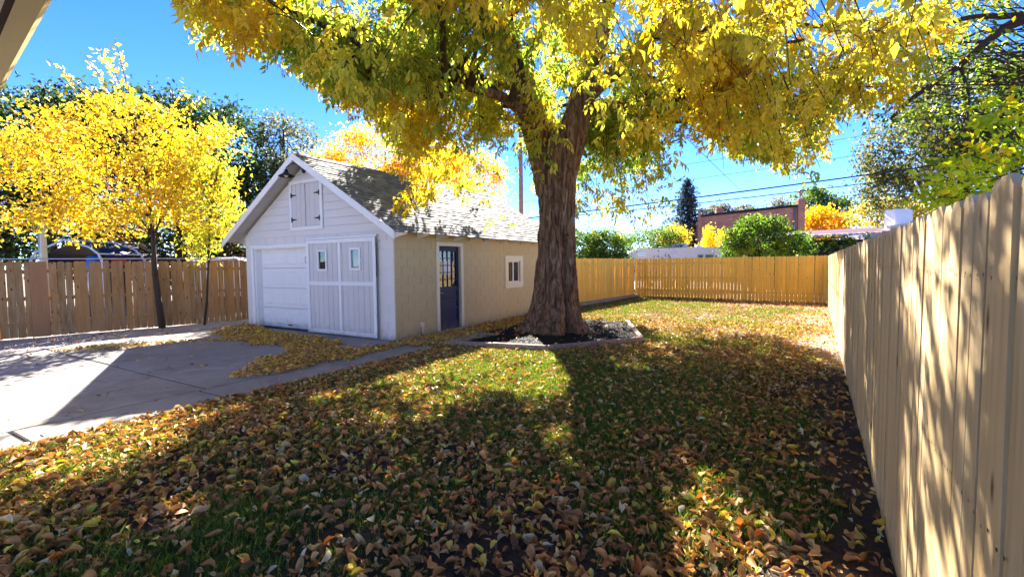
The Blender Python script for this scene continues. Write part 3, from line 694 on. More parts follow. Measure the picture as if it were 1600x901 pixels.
def tree(name, label, base, blobs, n_leaf, size, palette, trunk_r, top, group=None, clump=(30, .35), lean=None, hollow=.55, droop=.4, stems=1, keep=None, cat='tree', branches=26, shoots=()):
    """trunk + limbs + crown of clumped leaves filling the blobs [(centre, radii, weight)]"""
    base = np.array(base, float); T = thing(name, label, cat, base, 0, group)
    top = np.array(top, float)-base
    bl = [(np.array(c, float)-base, np.array(r, float), w) for c, r, w in blobs]
    ws = np.array([b[2] for b in bl], float); ws /= ws.sum()
    m = MB(); trunk = curve_pts((0, 0, -.05), top, 12, 0, .05); rr = trunk_r*(1-np.linspace(0, 1, 12)**1.1*.85)
    if stems > 0: m.tube(trunk, rr, 10)
    for s in range(stems-1):
        b = bl[rng.integers(len(bl))]; e = b[0]+rng.normal(0, .4, 3)*b[1]; p = curve_pts((rng.normal(0, .15), rng.normal(0, .15), -.05), e, 8, 0, .06); m.tube(p, trunk_r*np.linspace(.8, .2, 8), 6)
    ncl = max(8, n_leaf//clump[0])
    bi = rng.choice(len(bl), ncl, p=ws); u = nrm(rng.normal(0, 1, (ncl, 3))); rad = rng.uniform(hollow, 1, ncl)**.6
    C = np.array([bl[i][0] for i in bi])+u*rad[:, None]*np.array([bl[i][1] for i in bi])
    for k in range(min(branches, ncl)):
        t = rng.uniform(.42, .97); st = trunk[int(t*11)]; e = C[k]; p = curve_pts(st, e, 6, .06, .1); m.tube(p, np.linspace(max(.010, trunk_r*.26*(1-.6*t)), .005, 6), 5, False)
    xp = []
    for q in shoots:
        B = curve_pts(trunk[9], np.array(q)-base, 12, .05, .05); m.tube(B, np.linspace(.022, .005, 12), 5, False)
        t_ = rng.uniform(.45, 1, 46)*11; xp.append(np.stack([np.interp(t_, np.arange(12), B[:, i]) for i in range(3)], 1)+rng.normal(0, .055, (46, 3)))
    m.build('trunk', TWIG if trunk_r < .3 else BARK, T)
    cl = rng.integers(0, ncl, n_leaf); s = clump[1]*rng.uniform(.6, 1.3, ncl)
    P = C[cl]+rng.normal(0, 1, (n_leaf, 3))*s[cl][:, None]*[1, 1, .6]
    pal = np.array([p[0] for p in palette]); pw = np.array([p[1] for p in palette], float); pw /= pw.sum()
    pc = rng.choice(len(pal), ncl, p=pw); own = rng.choice(len(pal), n_leaf, p=pw); use = np.where(rng.random(n_leaf) < .7, pc[cl], own)
    if keep is not None:
        k = keep(P+base); P = P[k]; use = use[k]
    if xp: xp = np.concatenate(xp); P = np.concatenate([P, xp]); use = np.concatenate([use, np.zeros(len(xp), int)])
    V, F, c = leaf_cloud(P, size, pal[use], droop)
    tag(link('crown', mesh_np('crown', V, F, LEAF, c), T), kind='stuff')
    return T

# ---- the big tree
TB = np.array([-4.86, 10.10, 0.])
def big_tree():
    T = thing('shade_tree', 'huge shade tree with furrowed brown trunk and golden leaves beside the garage', 'tree', TB)
    # trunk: furrowed bark as relief
    nz, na = 330, 320
    zz = np.concatenate([np.linspace(-.08, .9, 90), np.linspace(.915, 4.75, nz-90)]); th = np.linspace(0, 2*math.pi, na, endpoint=False)
    Z, A = np.meshgrid(zz, th, indexing='ij')
    r = np.interp(Z, [-.1, 0, .12, .35, .8, 1.8, 3.0, 3.9, 4.4, 4.75], [.90, .84, .71, .58, .475, .38, .355, .385, .37, .17])
    root = np.exp(-np.clip(Z, 0, 9)/.42)*(.16*np.cos(5*A+.6)+.11*np.cos(8*A+2.1)+.07*np.cos(13*A))
    flut = .035*np.cos(3*A+.8)+.03*np.cos(5*A-1+.3*Z)
    r = r*(1+root+flut)
    wx = A*6.5+.9*(vnoise(np.stack([np.cos(A)*2, np.sin(A)*2, Z*1.1], -1), 5)-.5)*4
    wob = (vnoise(np.stack([np.cos(A)*3, np.sin(A)*3, Z*2.2], -1), 9)-.5)*.9
    f1 = vnoise(np.stack([np.cos(A)*4.3+wob, np.sin(A)*4.3+wob, Z*.95], -1), 6); f3 = vnoise(np.stack([np.cos(A)*10+wob, np.sin(A)*10-wob, Z*2.6], -1), 16)
    f2 = vnoise(np.stack([np.cos(A)*22, np.sin(A)*22, Z*9.0], -1), 7)
    ridge = 1-np.abs(f1*2-1)
    r = r+.12*np.clip(ridge-.35, -.3, .35)+.07*np.clip(.75-np.abs(f3*2-1)*1.3, -.5, .4)+.022*(f2-.5)
    # deep vertical cleft right of centre, seen from the camera
    r -= .12*np.exp(-((np.angle(np.exp(1j*(A+.62)))/.07)**2))*np.clip(1-Z/4, .2, 1)
    X = r*np.cos(A)+.02*Z; Y = r*np.sin(A)
    V = np.stack([X, Y, Z], -1).reshape(-1, 3); i = np.arange(nz*na).reshape(nz, na); j = np.roll(i, -1, 1)
    F = np.stack([i[:-1].ravel(), j[:-1].ravel(), j[1:].ravel(), i[1:].ravel()], 1)
    link('trunk', mesh_np('trunk', V, F, BARK, None, True), T)
    def limb(pts, rad, name='limb'):
        P = np.array(pts, float)-TB; t = np.linspace(0, 1, len(P)); tt = np.linspace(0, 1, 140 if rad[0] > .2 else 60)
        Q = np.stack([np.interp(tt, t, P[:, k]) for k in range(3)], 1)
        for _ in range(40 if rad[0] > .2 else 12): Q[1:-1] = .25*Q[:-2]+.5*Q[1:-1]+.25*Q[2:]
        R = np.interp(tt, t, rad); seg = 64 if rad[0] > .2 else 12
        m = MB(); m.tube(Q, R, seg, False); Vv = np.array(m.v); c = np.repeat(Q, seg, 0); d = Vv-c
        f = 1-np.abs(vnoise(np.stack([Vv[:, 0]*9, Vv[:, 1]*9, Vv[:, 2]*1.6], -1), 8)*2-1)
        Vv = c+d*(1+.26*(f-.6))[:, None] if rad[0] > .2 else Vv
        return link(name, mesh_np(name, Vv, np.array(m.f), BARK, None, True), T), Q+TB
    _, L1 = limb([(-4.95, 10.1, 3.3), (-5.12, 9.95, 4.4), (-5.50, 9.6, 6.0), (-6.05, 8.9, 7.9), (-6.5, 8.2, 10), (-6.7, 7.4, 12)], [.33, .32, .28, .25, .19, .08])
    _, L2 = limb([(-4.7, 10.1, 3.4), (-4.48, 10.3, 4.7), (-4.15, 10.6, 6.2), (-3.80, 10.95, 8.4), (-3.5, 11.4, 11), (-3.4, 11.6, 13.4)], [.31, .31, .27, .24, .18, .06])
    _, L3 = limb([(-4.25, 10.5, 5.5), (-3.6, 10.45, 5.9), (-2.55, 10.3, 6.5), (-1.2, 9.4, 7.2), (.2, 8.2, 7.2)], [.19, .15, .13, .09, .05], 'branch')
    _, L4 = limb([(-4.3, 10.5, 5.2), (-3.4, 11.4, 5.5), (-2.25, 13.2, 5.6), (-.8, 14.6, 5.4)], [.11, .085, .065, .04], 'branch')
    _, L5 = limb([(-5.3, 9.6, 5.9), (-5.8, 8.4, 6.9), (-6.2, 6.8, 7.4), (-6.4, 5.2, 7.2)], [.2, .15, .11, .05], 'branch')
    _, L6 = limb([(-5.1, 9.8, 4.8), (-5.5, 9.0, 5.3), (-5.9, 8.2, 5.4), (-6.3, 7.4, 5.0)], [.15, .11, .08, .035], 'branch')
    MB().tube(np.array([(-3.55, 10.4, 5.8), (-3.2, 10.35, 5.78), (-2.9, 10.3, 5.72)])-TB, [.10, .085, .075], 10).build('branch', BARK, T)
    limbs = [L1, L2, L3, L4, L5, L6]
    # outline of the crown as it stands against sky, garage and yard
    SIL = [(282, -900), (285, 0), (330, 80), (400, 74), (465, 92), (515, 135), (545, 158), (590, 165), (612, 215), (640, 240), (618, 290), (622, 335), (650, 345), (672, 300), (700, 290), (735, 312), (785, 358), (800, 384), (790, 340), (768, 312), (757, 262), (770, 215), (812, 222), (836, 240),
           (836, 345), (905, 350), (925, 366), (985, 374), (1020, 352), (1046, 335), (1062, 282), (1072, 225), (1092, 205), (1110, 250), (1135, 264), (1165, 235), (1195, 250), (1232, 282), (1262, 276), (1288, 232), (1290, 195), (1335, 160), (1362, 172), (1385, 148), (1440, 128), (1472, 92), (1482, 0), (1490, -900)]
    SILH = [(1084, 207), (1150, 225), (1180, 200), (1160, 240), (1120, 235)]
    LIT = [[(470, 668), (560, 606), (700, 566), (760, 548), (860, 546), (907, 606), (882, 646), (760, 628), (690, 676), (560, 706), (490, 696)],
           LIT_FAR, [(0, 740), (215, 668), (260, 690), (215, 730), (0, 810)], [(0, 555), (215, 540), (60, 668), (0, 690)], [(-50, 560), (380, 515), (60, 670), (-50, 700)]]
    ROOFDARK = [(505, 276), (560, 262), (645, 280), (630, 350), (605, 342)]
    def keep(P, soft=9, light=.992):
        n = len(P); u, v, d = proj(P); fr = d > .5
        ju = u+rng.normal(0, soft, n); jv = v+rng.normal(0, soft, n)
        ok = ~fr | inpoly(ju, jv, SIL) | (v < -60) | (u < -60) | (u > 1660)
        # trunk stays mostly clear of leaves
        tr = fr & (u > 828) & (u < 912) & (v > 215) & (d < 10.6)
        ok &= ~tr | (rng.random(n) < np.clip((345-v)/130*.20, 0, .2))
        tr2 = fr & (u > 790) & (u < 960) & (v > -20) & (v <= 215) & (d < 10.2)
        ok &= ~tr2 | (rng.random(n) < .7)
        # sun gaps: what would shade the sunny patches is absent
        t = P[:, 2]/SUN[2]; Gd = P-SUN*t[:, None]; gu, gv, gd = proj(Gd); gd_ok = gd > .5
        lit = np.zeros(n, bool)
        for q in LIT: lit |= gd_ok & inpoly(gu+rng.normal(0, 6, n), gv+rng.normal(0, 3, n), q)
        t = (P[:, 2]+SL*(P[:, 0]-RXM)-RZ)/(SUN[2]+SL*SUN[0]); H = P-SUN*t[:, None]
        onr = (t > 0) & (H[:, 0] > RXM) & (H[:, 0] < -6.93) & (H[:, 1] > 6.9) & (H[:, 1] < 15.5)
        hu, hv, _ = proj(H); lit |= onr & ~inpoly(hu+rng.normal(0, 7, n), hv+rng.normal(0, 7, n), ROOFDARK)
        onl = onr & False; lit &= ~(onr & inpoly(hu, hv, ROOFDARK))
        tf = (P[:, 0]-.391-.0359*P[:, 1])/(SUN[0]-.0359*SUN[1]); Hf = P-SUN*tf[:, None]
        lit |= (tf > 0) & (Hf[:, 1] > 8.7) & (Hf[:, 1] < 22) & (Hf[:, 2] > 0) & (Hf[:, 2] < 1.9)
        dap = (tf > 0) & (Hf[:, 1] > 1) & (Hf[:, 1] <= 8.7) & (Hf[:, 2] > 0) & (Hf[:, 2] < 1.9)
        hole = n2(Hf[:, 1]*1.5, Hf[:, 2]*.8, 1.6, 31)
        lit |= dap & (hole > .80)
        ok &= ~lit | (rng.random(n) > light)
        ok &= (vnoise(P*1.15, 61)*.65+vnoise(P*2.9, 62)*.35 > .38)
        return ok
    # branches reach out from the limbs, branchlets hang from them
    tw = MB(); sp = []; sd = []; ss = []
    nb = 150
    for b in range(nb):
        az = rng.uniform(0, 2*math.pi); rho = 8.3*math.sqrt(rng.uniform(.08, 1))
        low = rng.random() < .80
        zb = np.interp(rho, [0, 2, 4, 6, 8.3], [7.0, 5.6, 4.9, 4.5, 4.1]); zt = np.interp(rho, [0, 4, 7, 8.3], [14.5, 12.5, 9, 6.5])
        z = zb+(rng.uniform(0, 1.9) if low else rng.uniform(.1, 1)*(zt-zb))
        e = np.array([TB[0]+rho*math.cos(az), TB[1]+rho*math.sin(az), z])
        best = None
        for _ in range(14):
            Lm = limbs[rng.integers(len(limbs))]; p = Lm[int(len(Lm)*rng.uniform(.24, .97))]
            c = np.linalg.norm(e-p)+max(0, p[2]-z+.6)*1.5
            if best is None or c < best[0]: best = (c, p)
        st = best[1]; P = curve_pts(st, e, 14, rng.uniform(.03, .12), .16); L = np.linalg.norm(e-st)
        kk = keep(np.repeat(P, 6, 0), 6, .97).reshape(14, 6).mean(1); cut = 14
        for q in range(5, 14):
            if kk[q] < .55: cut = q; break
        if cut > 6: tw.tube(P[:cut]-TB, np.linspace(min(.07, .018+.012*L), .008, 14)[:cut], 6, False)
        for q in range(int(6+L*3.6)):
            t = rng.uniform(.22, 1)**.8; p0 = P[min(13, int(t*13.99))]
            od = nrm(np.array([math.cos(az), math.sin(az), 0])*rng.uniform(-.1, 1)+rng.normal(0, .75, 3)*[1, 1, .35])
            l = rng.uniform(.6, 1.5); k = 7; tt = np.linspace(0, 1, k)[:, None]
            B = p0+od*l*.75*tt+np.array([0, 0, -1.])*l*.75*tt**2
            if keep(B[-1:], 5, .97)[0] and keep(B[3:4], 5, .97)[0]: tw.tube(B-TB, np.linspace(.009, .004, k), 4, False)
            m = rng.integers(11, 19); a = rng.uniform(.1, 1.03, m); ii = np.minimum((a*(k-1)).astype(int), k-1)
            sp.append(B[ii]+rng.normal(0, .10, (m, 3))); dd = od*.5+rng.normal(0, .8, (m, 3)); dd[:, 2] -= .25; sd.append(dd); ss.append(np.full(m, rng.random()))
    nl = [0]
    # drooping lobes: over the garage roof, behind the trunk, and out to the right
    for li, e in enumerate([(-7.4, 7.9, 3.02), (-7.05, 8.61, 3.49), (-6.71, 9.27, 3.42), (-6.16, 9.91, 2.67), (-7.49, 7.78, 3.77), (-6.75, 8.48, 4.23), (-6.34, 9.23, 4.77), (-6.98, 7.9, 4.63), (-7.1, 8.1, 3.28), (-4.73, 12.41, 2.82), (-3.89, 12.91, 2.72), (-3.29, 13.31, 3.24), (-4.13, 12.26, 3.88), (-3.01, 13.56, 4.57), (-4.91, 12.41, 4.51), (-3.56, 12.66, 4.98), (-4.3, 12.7, 3.3), (-1.19, 9.93, 3.72), (-0.42, 9.8, 3.77), (0.03, 9.46, 3.26), (0.3, 9.66, 3.85), (0.79, 8.8, 4.19), (1.37, 7.99, 4.15)]):
        e = np.array(e)
        for rep in range(6 if li < 9 else 3):
            c = e+rng.normal(0, .28, 3)*[1, 1, .5]; st = c+np.array([0, 0, rng.uniform(.9, 1.6)])+(TB+[0, 0, 6]-c)*rng.uniform(.05, .15)
            B = curve_pts(st, c-[0, 0, .15], 9, .03, .08); li >= 9 and tw.tube(B-TB, np.linspace(.010, .003, 9), 5, False)
            m = rng.integers(26, 40); a = rng.uniform(.15, 1.02, m); ii = np.minimum((a*8).astype(int), 8)
            sp.append(B[ii]+rng.normal(0, .17, (m, 3))); dd = rng.normal(0, .8, (m, 3)); dd[:, 2] -= .45; sd.append(dd); ss.append(np.full(m, rng.random())); nl[0] += m
    # the boughs that shade the front of the garage roof
    _, L7 = limb([(-5.6, 9.5, 5.8), (-7.4, 10.2, 6.5), (-9.3, 11.2, 7.0), (-10.9, 12.0, 6.9)], [.13, .10, .07, .03], 'branch')
    for rep in range(80):
        rx, ry = rng.uniform(-10.05, -8.0), rng.uniform(7.0, 10.6); c = np.array([rx, ry, roof_z(rx)])+SUN*rng.uniform(3.2, 6.5)
        st = L7[rng.integers(30, 138) % len(L7)]; B = curve_pts(st, c, 9, .05, .08)
        if rep % 4 == 0: tw.tube(B-TB, np.linspace(.014, .004, 9), 5, False)
        m = 28; sp.append(c+rng.normal(0, .30, (m, 3))*[1, 1, .8]); dd = rng.normal(0, .8, (m, 3)); dd[:, 2] -= .45; sd.append(dd); ss.append(np.full(m, rng.random())); nl[0] += m
    for rep in range(62):
        fy = rng.uniform(.8, 8.7); fz = rng.uniform(.2, 1.85)
        c = np.array([fence_x(fy), fy, fz])+SUN*rng.uniform(6.0, 12.5); st = L3[rng.integers(20, len(L3))] if rep % 2 else L4[rng.integers(20, len(L4))]
        B = curve_pts(st, c, 9, .05, .08)
        if rep % 6 == 0 and keep(B[-1:], 5, .97)[0] and keep(B[4:5], 5, .97)[0]: tw.tube(B-TB, np.linspace(.014, .004, 9), 5, False)
        m = 22; sp.append(c+rng.normal(0, .34, (m, 3))*[1, 1, .8]); dd = rng.normal(0, .8, (m, 3)); dd[:, 2] -= .45; sd.append(dd); ss.append(np.full(m, rng.random())); nl[0] += m
    # sprays hugging the trunk fork
    sp.append(np.array([(-5.0+rng.normal(0, .45), 9.35+rng.normal(0, .2), 3.7+abs(rng.normal(0, 1.5))) for _ in range(320)])); dd = rng.normal(0, .6, (320, 3)); dd[:, 1] -= .6; dd[:, 2] -= .5; sd.append(dd); ss.append(rng.random(320))
    tw.build('branchlets', TWIG, T)
    S = np.concatenate(sp); Dr = np.concatenate(sd); sr = np.concatenate(ss)
    k = keep(S); lm = np.zeros(len(S), bool); lm[-320-nl[0]:-320] = True; ul, vl, dl_ = proj(S); k2 = keep(S, 6, .95); ul, vl, _z = proj(S); k3 = keep(S, 6, .78) | (inpoly(ul, vl, SIL) & (rng.random(len(S)) < .30)); lob = lm & (S[:, 2] < 5.0) & (S[:, 0] < -5.7) & (S[:, 1] < 10.3); k = np.where(lob, k3, np.where(lm, k2, k)); k[-320:] = rng.random(320) < np.where(S[-320:, 2] < 4.2, .25, .85); S, Dr, sr = S[k], Dr[k], sr[k]
    uu, vv_, _d = proj(S); thin = (uu > 400) & (uu < 840) & (vv_ > -80) & (vv_ < 290) & (rng.random(len(S)) < np.where(uu > 540, .5, .3))
    hz = vnoise(S*2.2, 71)*.6+vnoise(S*5, 72)*.4; thin |= (uu >= 840) & (vv_ > -200) & (hz < .44); S, Dr, sr = S[~thin], Dr[~thin], sr[~thin]
    # colour: golden, tan and green clumps
    w = vnoise(S*.55, 41)*.55+vnoise(S*1.6, 42)*.25+sr*.2-.04
    u, v, d = proj(S)
    gx = np.clip((S[:, 0]+4.2)/4, -.5, 1)*.09; w = w+gx-np.where((S[:, 1] > 10.5) & (S[:, 2] < 6.2), .14, 0)
    stops = np.array([.18, .34, .44, .54, .66, .85]); cols = np.array([GREEN, GREEN*.6+LIME*.4, LIME*.7+YEL*.3, YEL*.8+LIME*.2, GOLD*.5+YEL*.5, GOLD*.6+TAN*.4])
    C = np.stack([np.interp(w, stops, cols[:, i]) for i in range(3)], 1)
    print('sprays', len(S))
    # leaflet template
    def template(detail, seed):
        r = np.random.default_rng(seed); V = []; F = []; tip = []
        for i in range(7):
            side = 0 if i == 6 else (1 if i % 2 else -1); x = .05+.055*(i//2) if i < 6 else .21
            x = min(x, .21); ang = side*r.uniform(.6, 1.1)+r.normal(0, .12); L = r.uniform(.10, .155); W = L*r.uniform(.18, .26)
            dirv = np.array([math.cos(ang), math.sin(ang), -r.uniform(.4, 1.3)]); dirv /= np.linalg.norm(dirv)
            sv = np.cross(dirv, [0, 0, 1.]); sv /= np.linalg.norm(sv); nv = np.cross(sv, dirv)
            o = np.array([x, side*.008, -x*x*1.6]); b = len(V)
            md = o+dirv*L*.45+nv*L*.05
            V += [o, md+sv*W+nv*W*.6, o+dirv*L+nv*-L*.12, md-sv*W+nv*W*.6]
            if detail: V += [md]; F += [(b, b+1, b+4), (b+1, b+2, b+4), (b, b+4, b+3), (b+4, b+2, b+3)]
            else: F += [(b, b+1, b+2), (b, b+2, b+3)]
        return np.array(V), np.array(F)
    near = (d > .5) & (u > -60) & (u < 1660) & (v > -80) & (d < 9.5)
    dist = np.linalg.norm(S-[0, 0, CAM_H], axis=1)
    vis = (d > .5) & (u > 5) & (u < 1595) & (v > 5) & (v < 700)
    order = np.argsort(np.where(vis, dist, 1e9))[:280]; single = np.zeros(len(S), bool); single[order] = True
    R = rot_from(Dr, rng.uniform(-.5, .5, len(S))); sc = rng.uniform(.72, 1.25, len(S))
    VV = []; FF = []; CC = []; off = 0
    for det in (True, False):
        for s in range(6):
            tv, tf = template(det, 100+s+50*det)
            idx = np.where((near == det) & (np.arange(len(S)) % 6 == s) & ~single)[0]
            if not len(idx): continue
            V = np.einsum('nij,kj->nki', R[idx], tv)*sc[idx][:, None, None]+S[idx][:, None]-TB
            F = (tf[None]+len(tv)*np.arange(len(idx))[:, None, None]).reshape(-1, 3)+off
            c = np.repeat(C[idx]*rng.uniform(.82, 1.15, (len(idx), 1)), len(tv), 0); lf = np.repeat(rng.uniform(.88, 1.1, (len(idx), 7)), len(tv)//7, 1).reshape(-1, 1)
            VV.append(V.reshape(-1, 3)); FF.append(F); CC.append(np.clip(c*lf, .01, .95)); off += len(idx)*len(tv)
    tag(link('crown', mesh_np('crown', np.concatenate(VV), np.concatenate(FF), LEAF, np.concatenate(CC)), T), kind='stuff')
    # the sprays nearest the viewer, each a part
    vars_ = {}
    for i in order:
        ci = int(np.argmin(np.abs(w[i]-stops))); key = (i % 6, ci)
        if key not in vars_:
            tv, tf = template(True, 100+key[0]+50); cc = np.repeat(cols[ci][None]*np.repeat(rng.uniform(.85, 1.12, (7, 1)), len(tv)//7, 0), 1, 0)
            vars_[key] = mesh_np('leaf_spray', tv, tf, LEAF, cc)
        o = link('leaf_spray', vars_[key], T)
        M = Matrix([[*R[i][r]] for r in range(3)]).to_4x4(); o.matrix_local = Matrix.Translation(Vector(S[i]-TB)) @ M @ Matrix.Scale(float(sc[i]), 4)
big_tree()

# ---- yellow maples by the left fence
def clip_left(P):
    Gd = P-SUN*(P[:, 2]/SUN[2])[:, None]; gu, gv, gd = proj(Gd)
    return ~((gd > .5) & inpoly(gu, gv, [(-200, 625), (60, 580), (205, 549), (215, 552), (60, 672), (-200, 760)])) | (rng.random(len(P)) < .12)
YB = [(hexc(.66, .52, .08), 4), (hexc(.64, .43, .06), 2.6), (hexc(.60, .56, .08), 1.5), (hexc(.62, .36, .07), .8)]
tree('maple_tree', 'bright yellow maple growing just inside the brown picket fence', (-14.70, 5.95, 0),
     [((-15.0, 5.2, 4.5), (2.2, 2.2, 1.6), 4.5), ((-16.5, 4.2, 4.7), (1.8, 1.8, .9), 4), ((-15.0, 5.0, 3.2), (1.9, 1.9, .75), 4), ((-13.8, 6.2, 4.6), (1.6, 1.6, 1.2), 3.5), ((-13.5, 6.5, 3.6), (1.1, 1.0, .9), 2), ((-17.6, 3.4, 4.5), (1.2, 1.4, .6), 1.5), ((-14.5, 5.6, 5.3), (1.6, 1.6, .9), 1.0), ((-16.2, 4.0, 2.9), (1.1, 1.1, .35), 1)],
     12500, .125, YB, .085, (-14.75, 5.7, 5.6), 'yellow trees by the left fence', (60, .27), branches=80, hollow=.2, keep=clip_left, shoots=[(-14.9, 5.3, 7.5), (-15.0, 5.2, 7.0), (-15.6, 4.9, 7.1), (-16.4, 4.4, 7.0), (-15.3, 5.1, 7.3), (-13.6, 6.3, 6.2), (-13.2, 6.5, 6.0)])
tree('sapling_tree', 'slim green and yellow sapling between the yellow maple and the garage', (-14.18, 6.75, 0),
     [((-13.9, 6.9, 3.6), (.8, .8, 1.3), 3), ((-13.5, 7.0, 4.6), (.7, .7, .9), 2), ((-14.1, 6.8, 2.3), (.3, .3, .5), .6)],
     5200, .11, [(LIME, 3), (YEL, 2.5), (GREEN*1.5, 1)], .034, (-13.7, 6.95, 4.6), 'yellow trees by the left fence', (20, .2), branches=25, keep=clip_left)
# tall shoots above the maple
for sx, sy, ht in ((-16.6, 4.6, 8.0), (-16.0, 5.0, 7.3), (-15.5, 5.3, 8.1)):
    pass
DG = [(hexc(.025, .05, .018), 4), (hexc(.05, .085, .025), 3), (hexc(.10, .13, .03), 1)]
tree('evergreen_tree', 'large dark green tree behind the yellow maple, left edge of the picture', (-31, 8, 0), [((-31, 7.6, 7.4), (3.6, 3.6, 2.8), 3), ((-29.5, 9.5, 8.2), (2.6, 2.6, 2.2), 2), ((-33, 6.0, 6), (3, 3, 3), 2), ((-31, 7, 4), (4, 4, 2), 2)], 24000, .23, DG, .35, (-31, 8, 8.6), 'dark trees behind the left fence', (34, .5))
tree('evergreen_tree', 'tallest dark green tree behind the yellow maple, nearer the garage', (-27.5, 12.2, 0), [((-27.8, 11.6, 8.2), (2.6, 2.6, 2.6), 3), ((-25.8, 13.5, 7.6), (2.2, 2.2, 2.6), 2.5), ((-27, 12.5, 5), (3.4, 3.4, 2.6), 3), ((-24.6, 14.4, 5.2), (1.8, 1.8, 2.2), 1.5), ((-29.3, 10.6, 8.3), (1.6, 1.6, 1.5), 1)], 26000, .22, DG, .32, (-27.5, 12, 9.2), 'dark trees behind the left fence', (34, .48))
tree('leafy_bush', 'dark brownish thicket behind the carport and picket fence', (-34, 4.5, 0), [((-35, 3.5, 3), (4, 4, 2.2), 3), ((-31.5, 9, 3), (3, 3, 1.8), 2), ((-27, 12, 2.2), (3, 3, 1.8), 2)], 9000, .28, [(hexc(.05, .04, .02), 3), (hexc(.10, .06, .02), 2), (hexc(.04, .05, .02), 2)], .15, (-34, 4.5, 3.6), None, (30, .45), cat='bush')
tree('poplar_tree', 'thin grey-green tree with dark branches rising left of the garage peak', (-24.6, 16.2, 0), [((-24.4, 16.3, 8.3), (1.5, 1.5, 2.0), 3), ((-24.6, 16.2, 5.8), (2.1, 2.1, 2.0), 3), ((-23.6, 16.8, 4.2), (2.4, 2.4, 1.6), 2)], 7000, .20, [(hexc(.10, .12, .07), 3), (hexc(.16, .16, .10), 2), (hexc(.07, .10, .04), 2)], .22, (-24.5, 16.2, 9.8), None, (18, .36), branches=60)
tree('maple_tree', 'orange gold maple crown showing above the garage ridge', (-19, 18.0, 0), [((-19.2, 17.6, 6.6), (2.6, 2.6, 2.2), 3), ((-17, 19.5, 6.3), (2.4, 2.4, 1.9), 3), ((-15.2, 21, 6.2), (2.0, 2.0, 1.7), 2), ((-20.8, 16.4, 6.3), (1.3, 1.3, 1.3), 1)], 24000, .16, [(GOLD, 4), (ORNG, 3), (YEL, 3)], .2, (-18.5, 18, 7.6), None, (26, .34), branches=50)
# ---- beyond the back fence
GB = [(hexc(.09, .16, .03), 3), (hexc(.15, .22, .045), 3), (hexc(.05, .10, .02), 2)]
for lab, c, r in (('light green bush behind the cedar fence, just right of the big trunk', (-11.4, 26.6, 2.3), (1.9, 1.6, 1.5)), ('light green bush left of the white camper', (-9.9, 27.5, 2.4), (1.3, 1.2, 1.4)), ('pale green bush behind the camper roof', (-8.2, 31.5, 2.8), (2.2, 1.6, 1.2))):
    tree('leafy_bush', lab, (c[0], c[1], 0), [(c, r, 3), ((c[0]+.5, c[1], c[2]-1), (r[0]*.9, r[1], 1), 2)], 12000, .15, GB, .05, (c[0], c[1], c[2]+.5), 'green bushes behind the back fence', (20, .25), stems=4, cat='bush')
tree('garden_shrub', 'small yellow shrub in front of the dark spruce, above the camper', (-7.0, 32.6, 0), [((-7.0, 32.6, 3.1), (1.1, 1.0, 1.1), 1)], 2600, .14, [(YEL, 3), (GOLD, 2), (LIME, 1)], .05, (-7, 32.6, 3.6), None, (18, .22), stems=3, cat='shrub')
def upright_shrub():
    b = np.array([-4.75, 33.6, 0.]); T = thing('garden_shrub', 'bright yellow shrub with upright plumes by the brick building', 'shrub', b)
    m = MB(); Ps = []
    for k in range(7):
        e = np.array([rng.uniform(-.95, .95), rng.uniform(-.5, .5), rng.uniform(2.9, 4.2)]); e[2] -= abs(e[0])*.5; p = curve_pts((0, 0, 0), e, 9, .03, .04); m.tube(p, np.linspace(.03, .006, 9), 5, False)
        t = rng.uniform(.35, 1.03, 260); Ps.append(np.stack([np.interp(t, np.linspace(0, 1, 9), p[:, i]) for i in range(3)], 1)+rng.normal(0, .13, (260, 3)))
    m.build('stems', TWIG, T); P = np.concatenate(Ps); V, F, c = leaf_cloud(P, .15, np.repeat(np.array([hexc(.82, .66, .05)]), len(P), 0), -.3)
    tag(link('crown', mesh_np('crown', V, F, LEAF, c), T), kind='stuff')
upright_shrub()
def spruce(base, h, r):
    b = np.array(base, float); T = thing('spruce_tree', 'dark blue-green spruce standing left of the brick building', 'tree', b)
    m = MB(); m.tube([(0, 0, 0), (0, 0, h)], [.22, .03], 8); Ps = []
    for k in range(150):
        t = k/150; z = 1+(h-1.2)*t; L = r*(1-t)**.75*rng.uniform(.45, 1.2)+.12; a = k*2.4+rng.normal(0, .2)
        e = np.array([L*math.cos(a), L*math.sin(a), z-L*.25]); m.tube([(0, 0, z), e*np.array([.5, .5, 1])+[0, 0, .05], e], [.03, .02, .008], 4, False)
        s = rng.uniform(.15, 1.05, int(20+40*L)); Ps.append(np.array([0, 0, z])+(e-[0, 0, z])*s[:, None]+rng.normal(0, .14, (len(s), 3))*[1, 1, .8]-np.array([0, 0, .08]))
    m.build('trunk', TWIG, T); P = np.concatenate(Ps)
    V, F, c = leaf_cloud(P, .24, np.array([hexc(.035, .055, .06), hexc(.06, .08, .085), hexc(.025, .04, .035)])[rng.integers(0, 3, len(P))], .5)
    tag(link('crown', mesh_np('crown', V, F, LEAF, c), T), kind='stuff')
spruce((-9.6, 52, 0), 10.6, 3.9)
OLV = [(hexc(.12, .115, .07), 3), (hexc(.085, .085, .05), 2), (hexc(.16, .13, .09), 2)]
tree('rounded_tree', 'greyish round tree far off between spruce and brick roof, left one', (-9.5, 76, 0), [((-9.6, 76, 7.6), (2.6, 2.5, 2.6), 1)], 3000, .45, OLV, .2, (-9.5, 76, 8.5), 'grey-brown trees far behind the brick building', (24, .5))
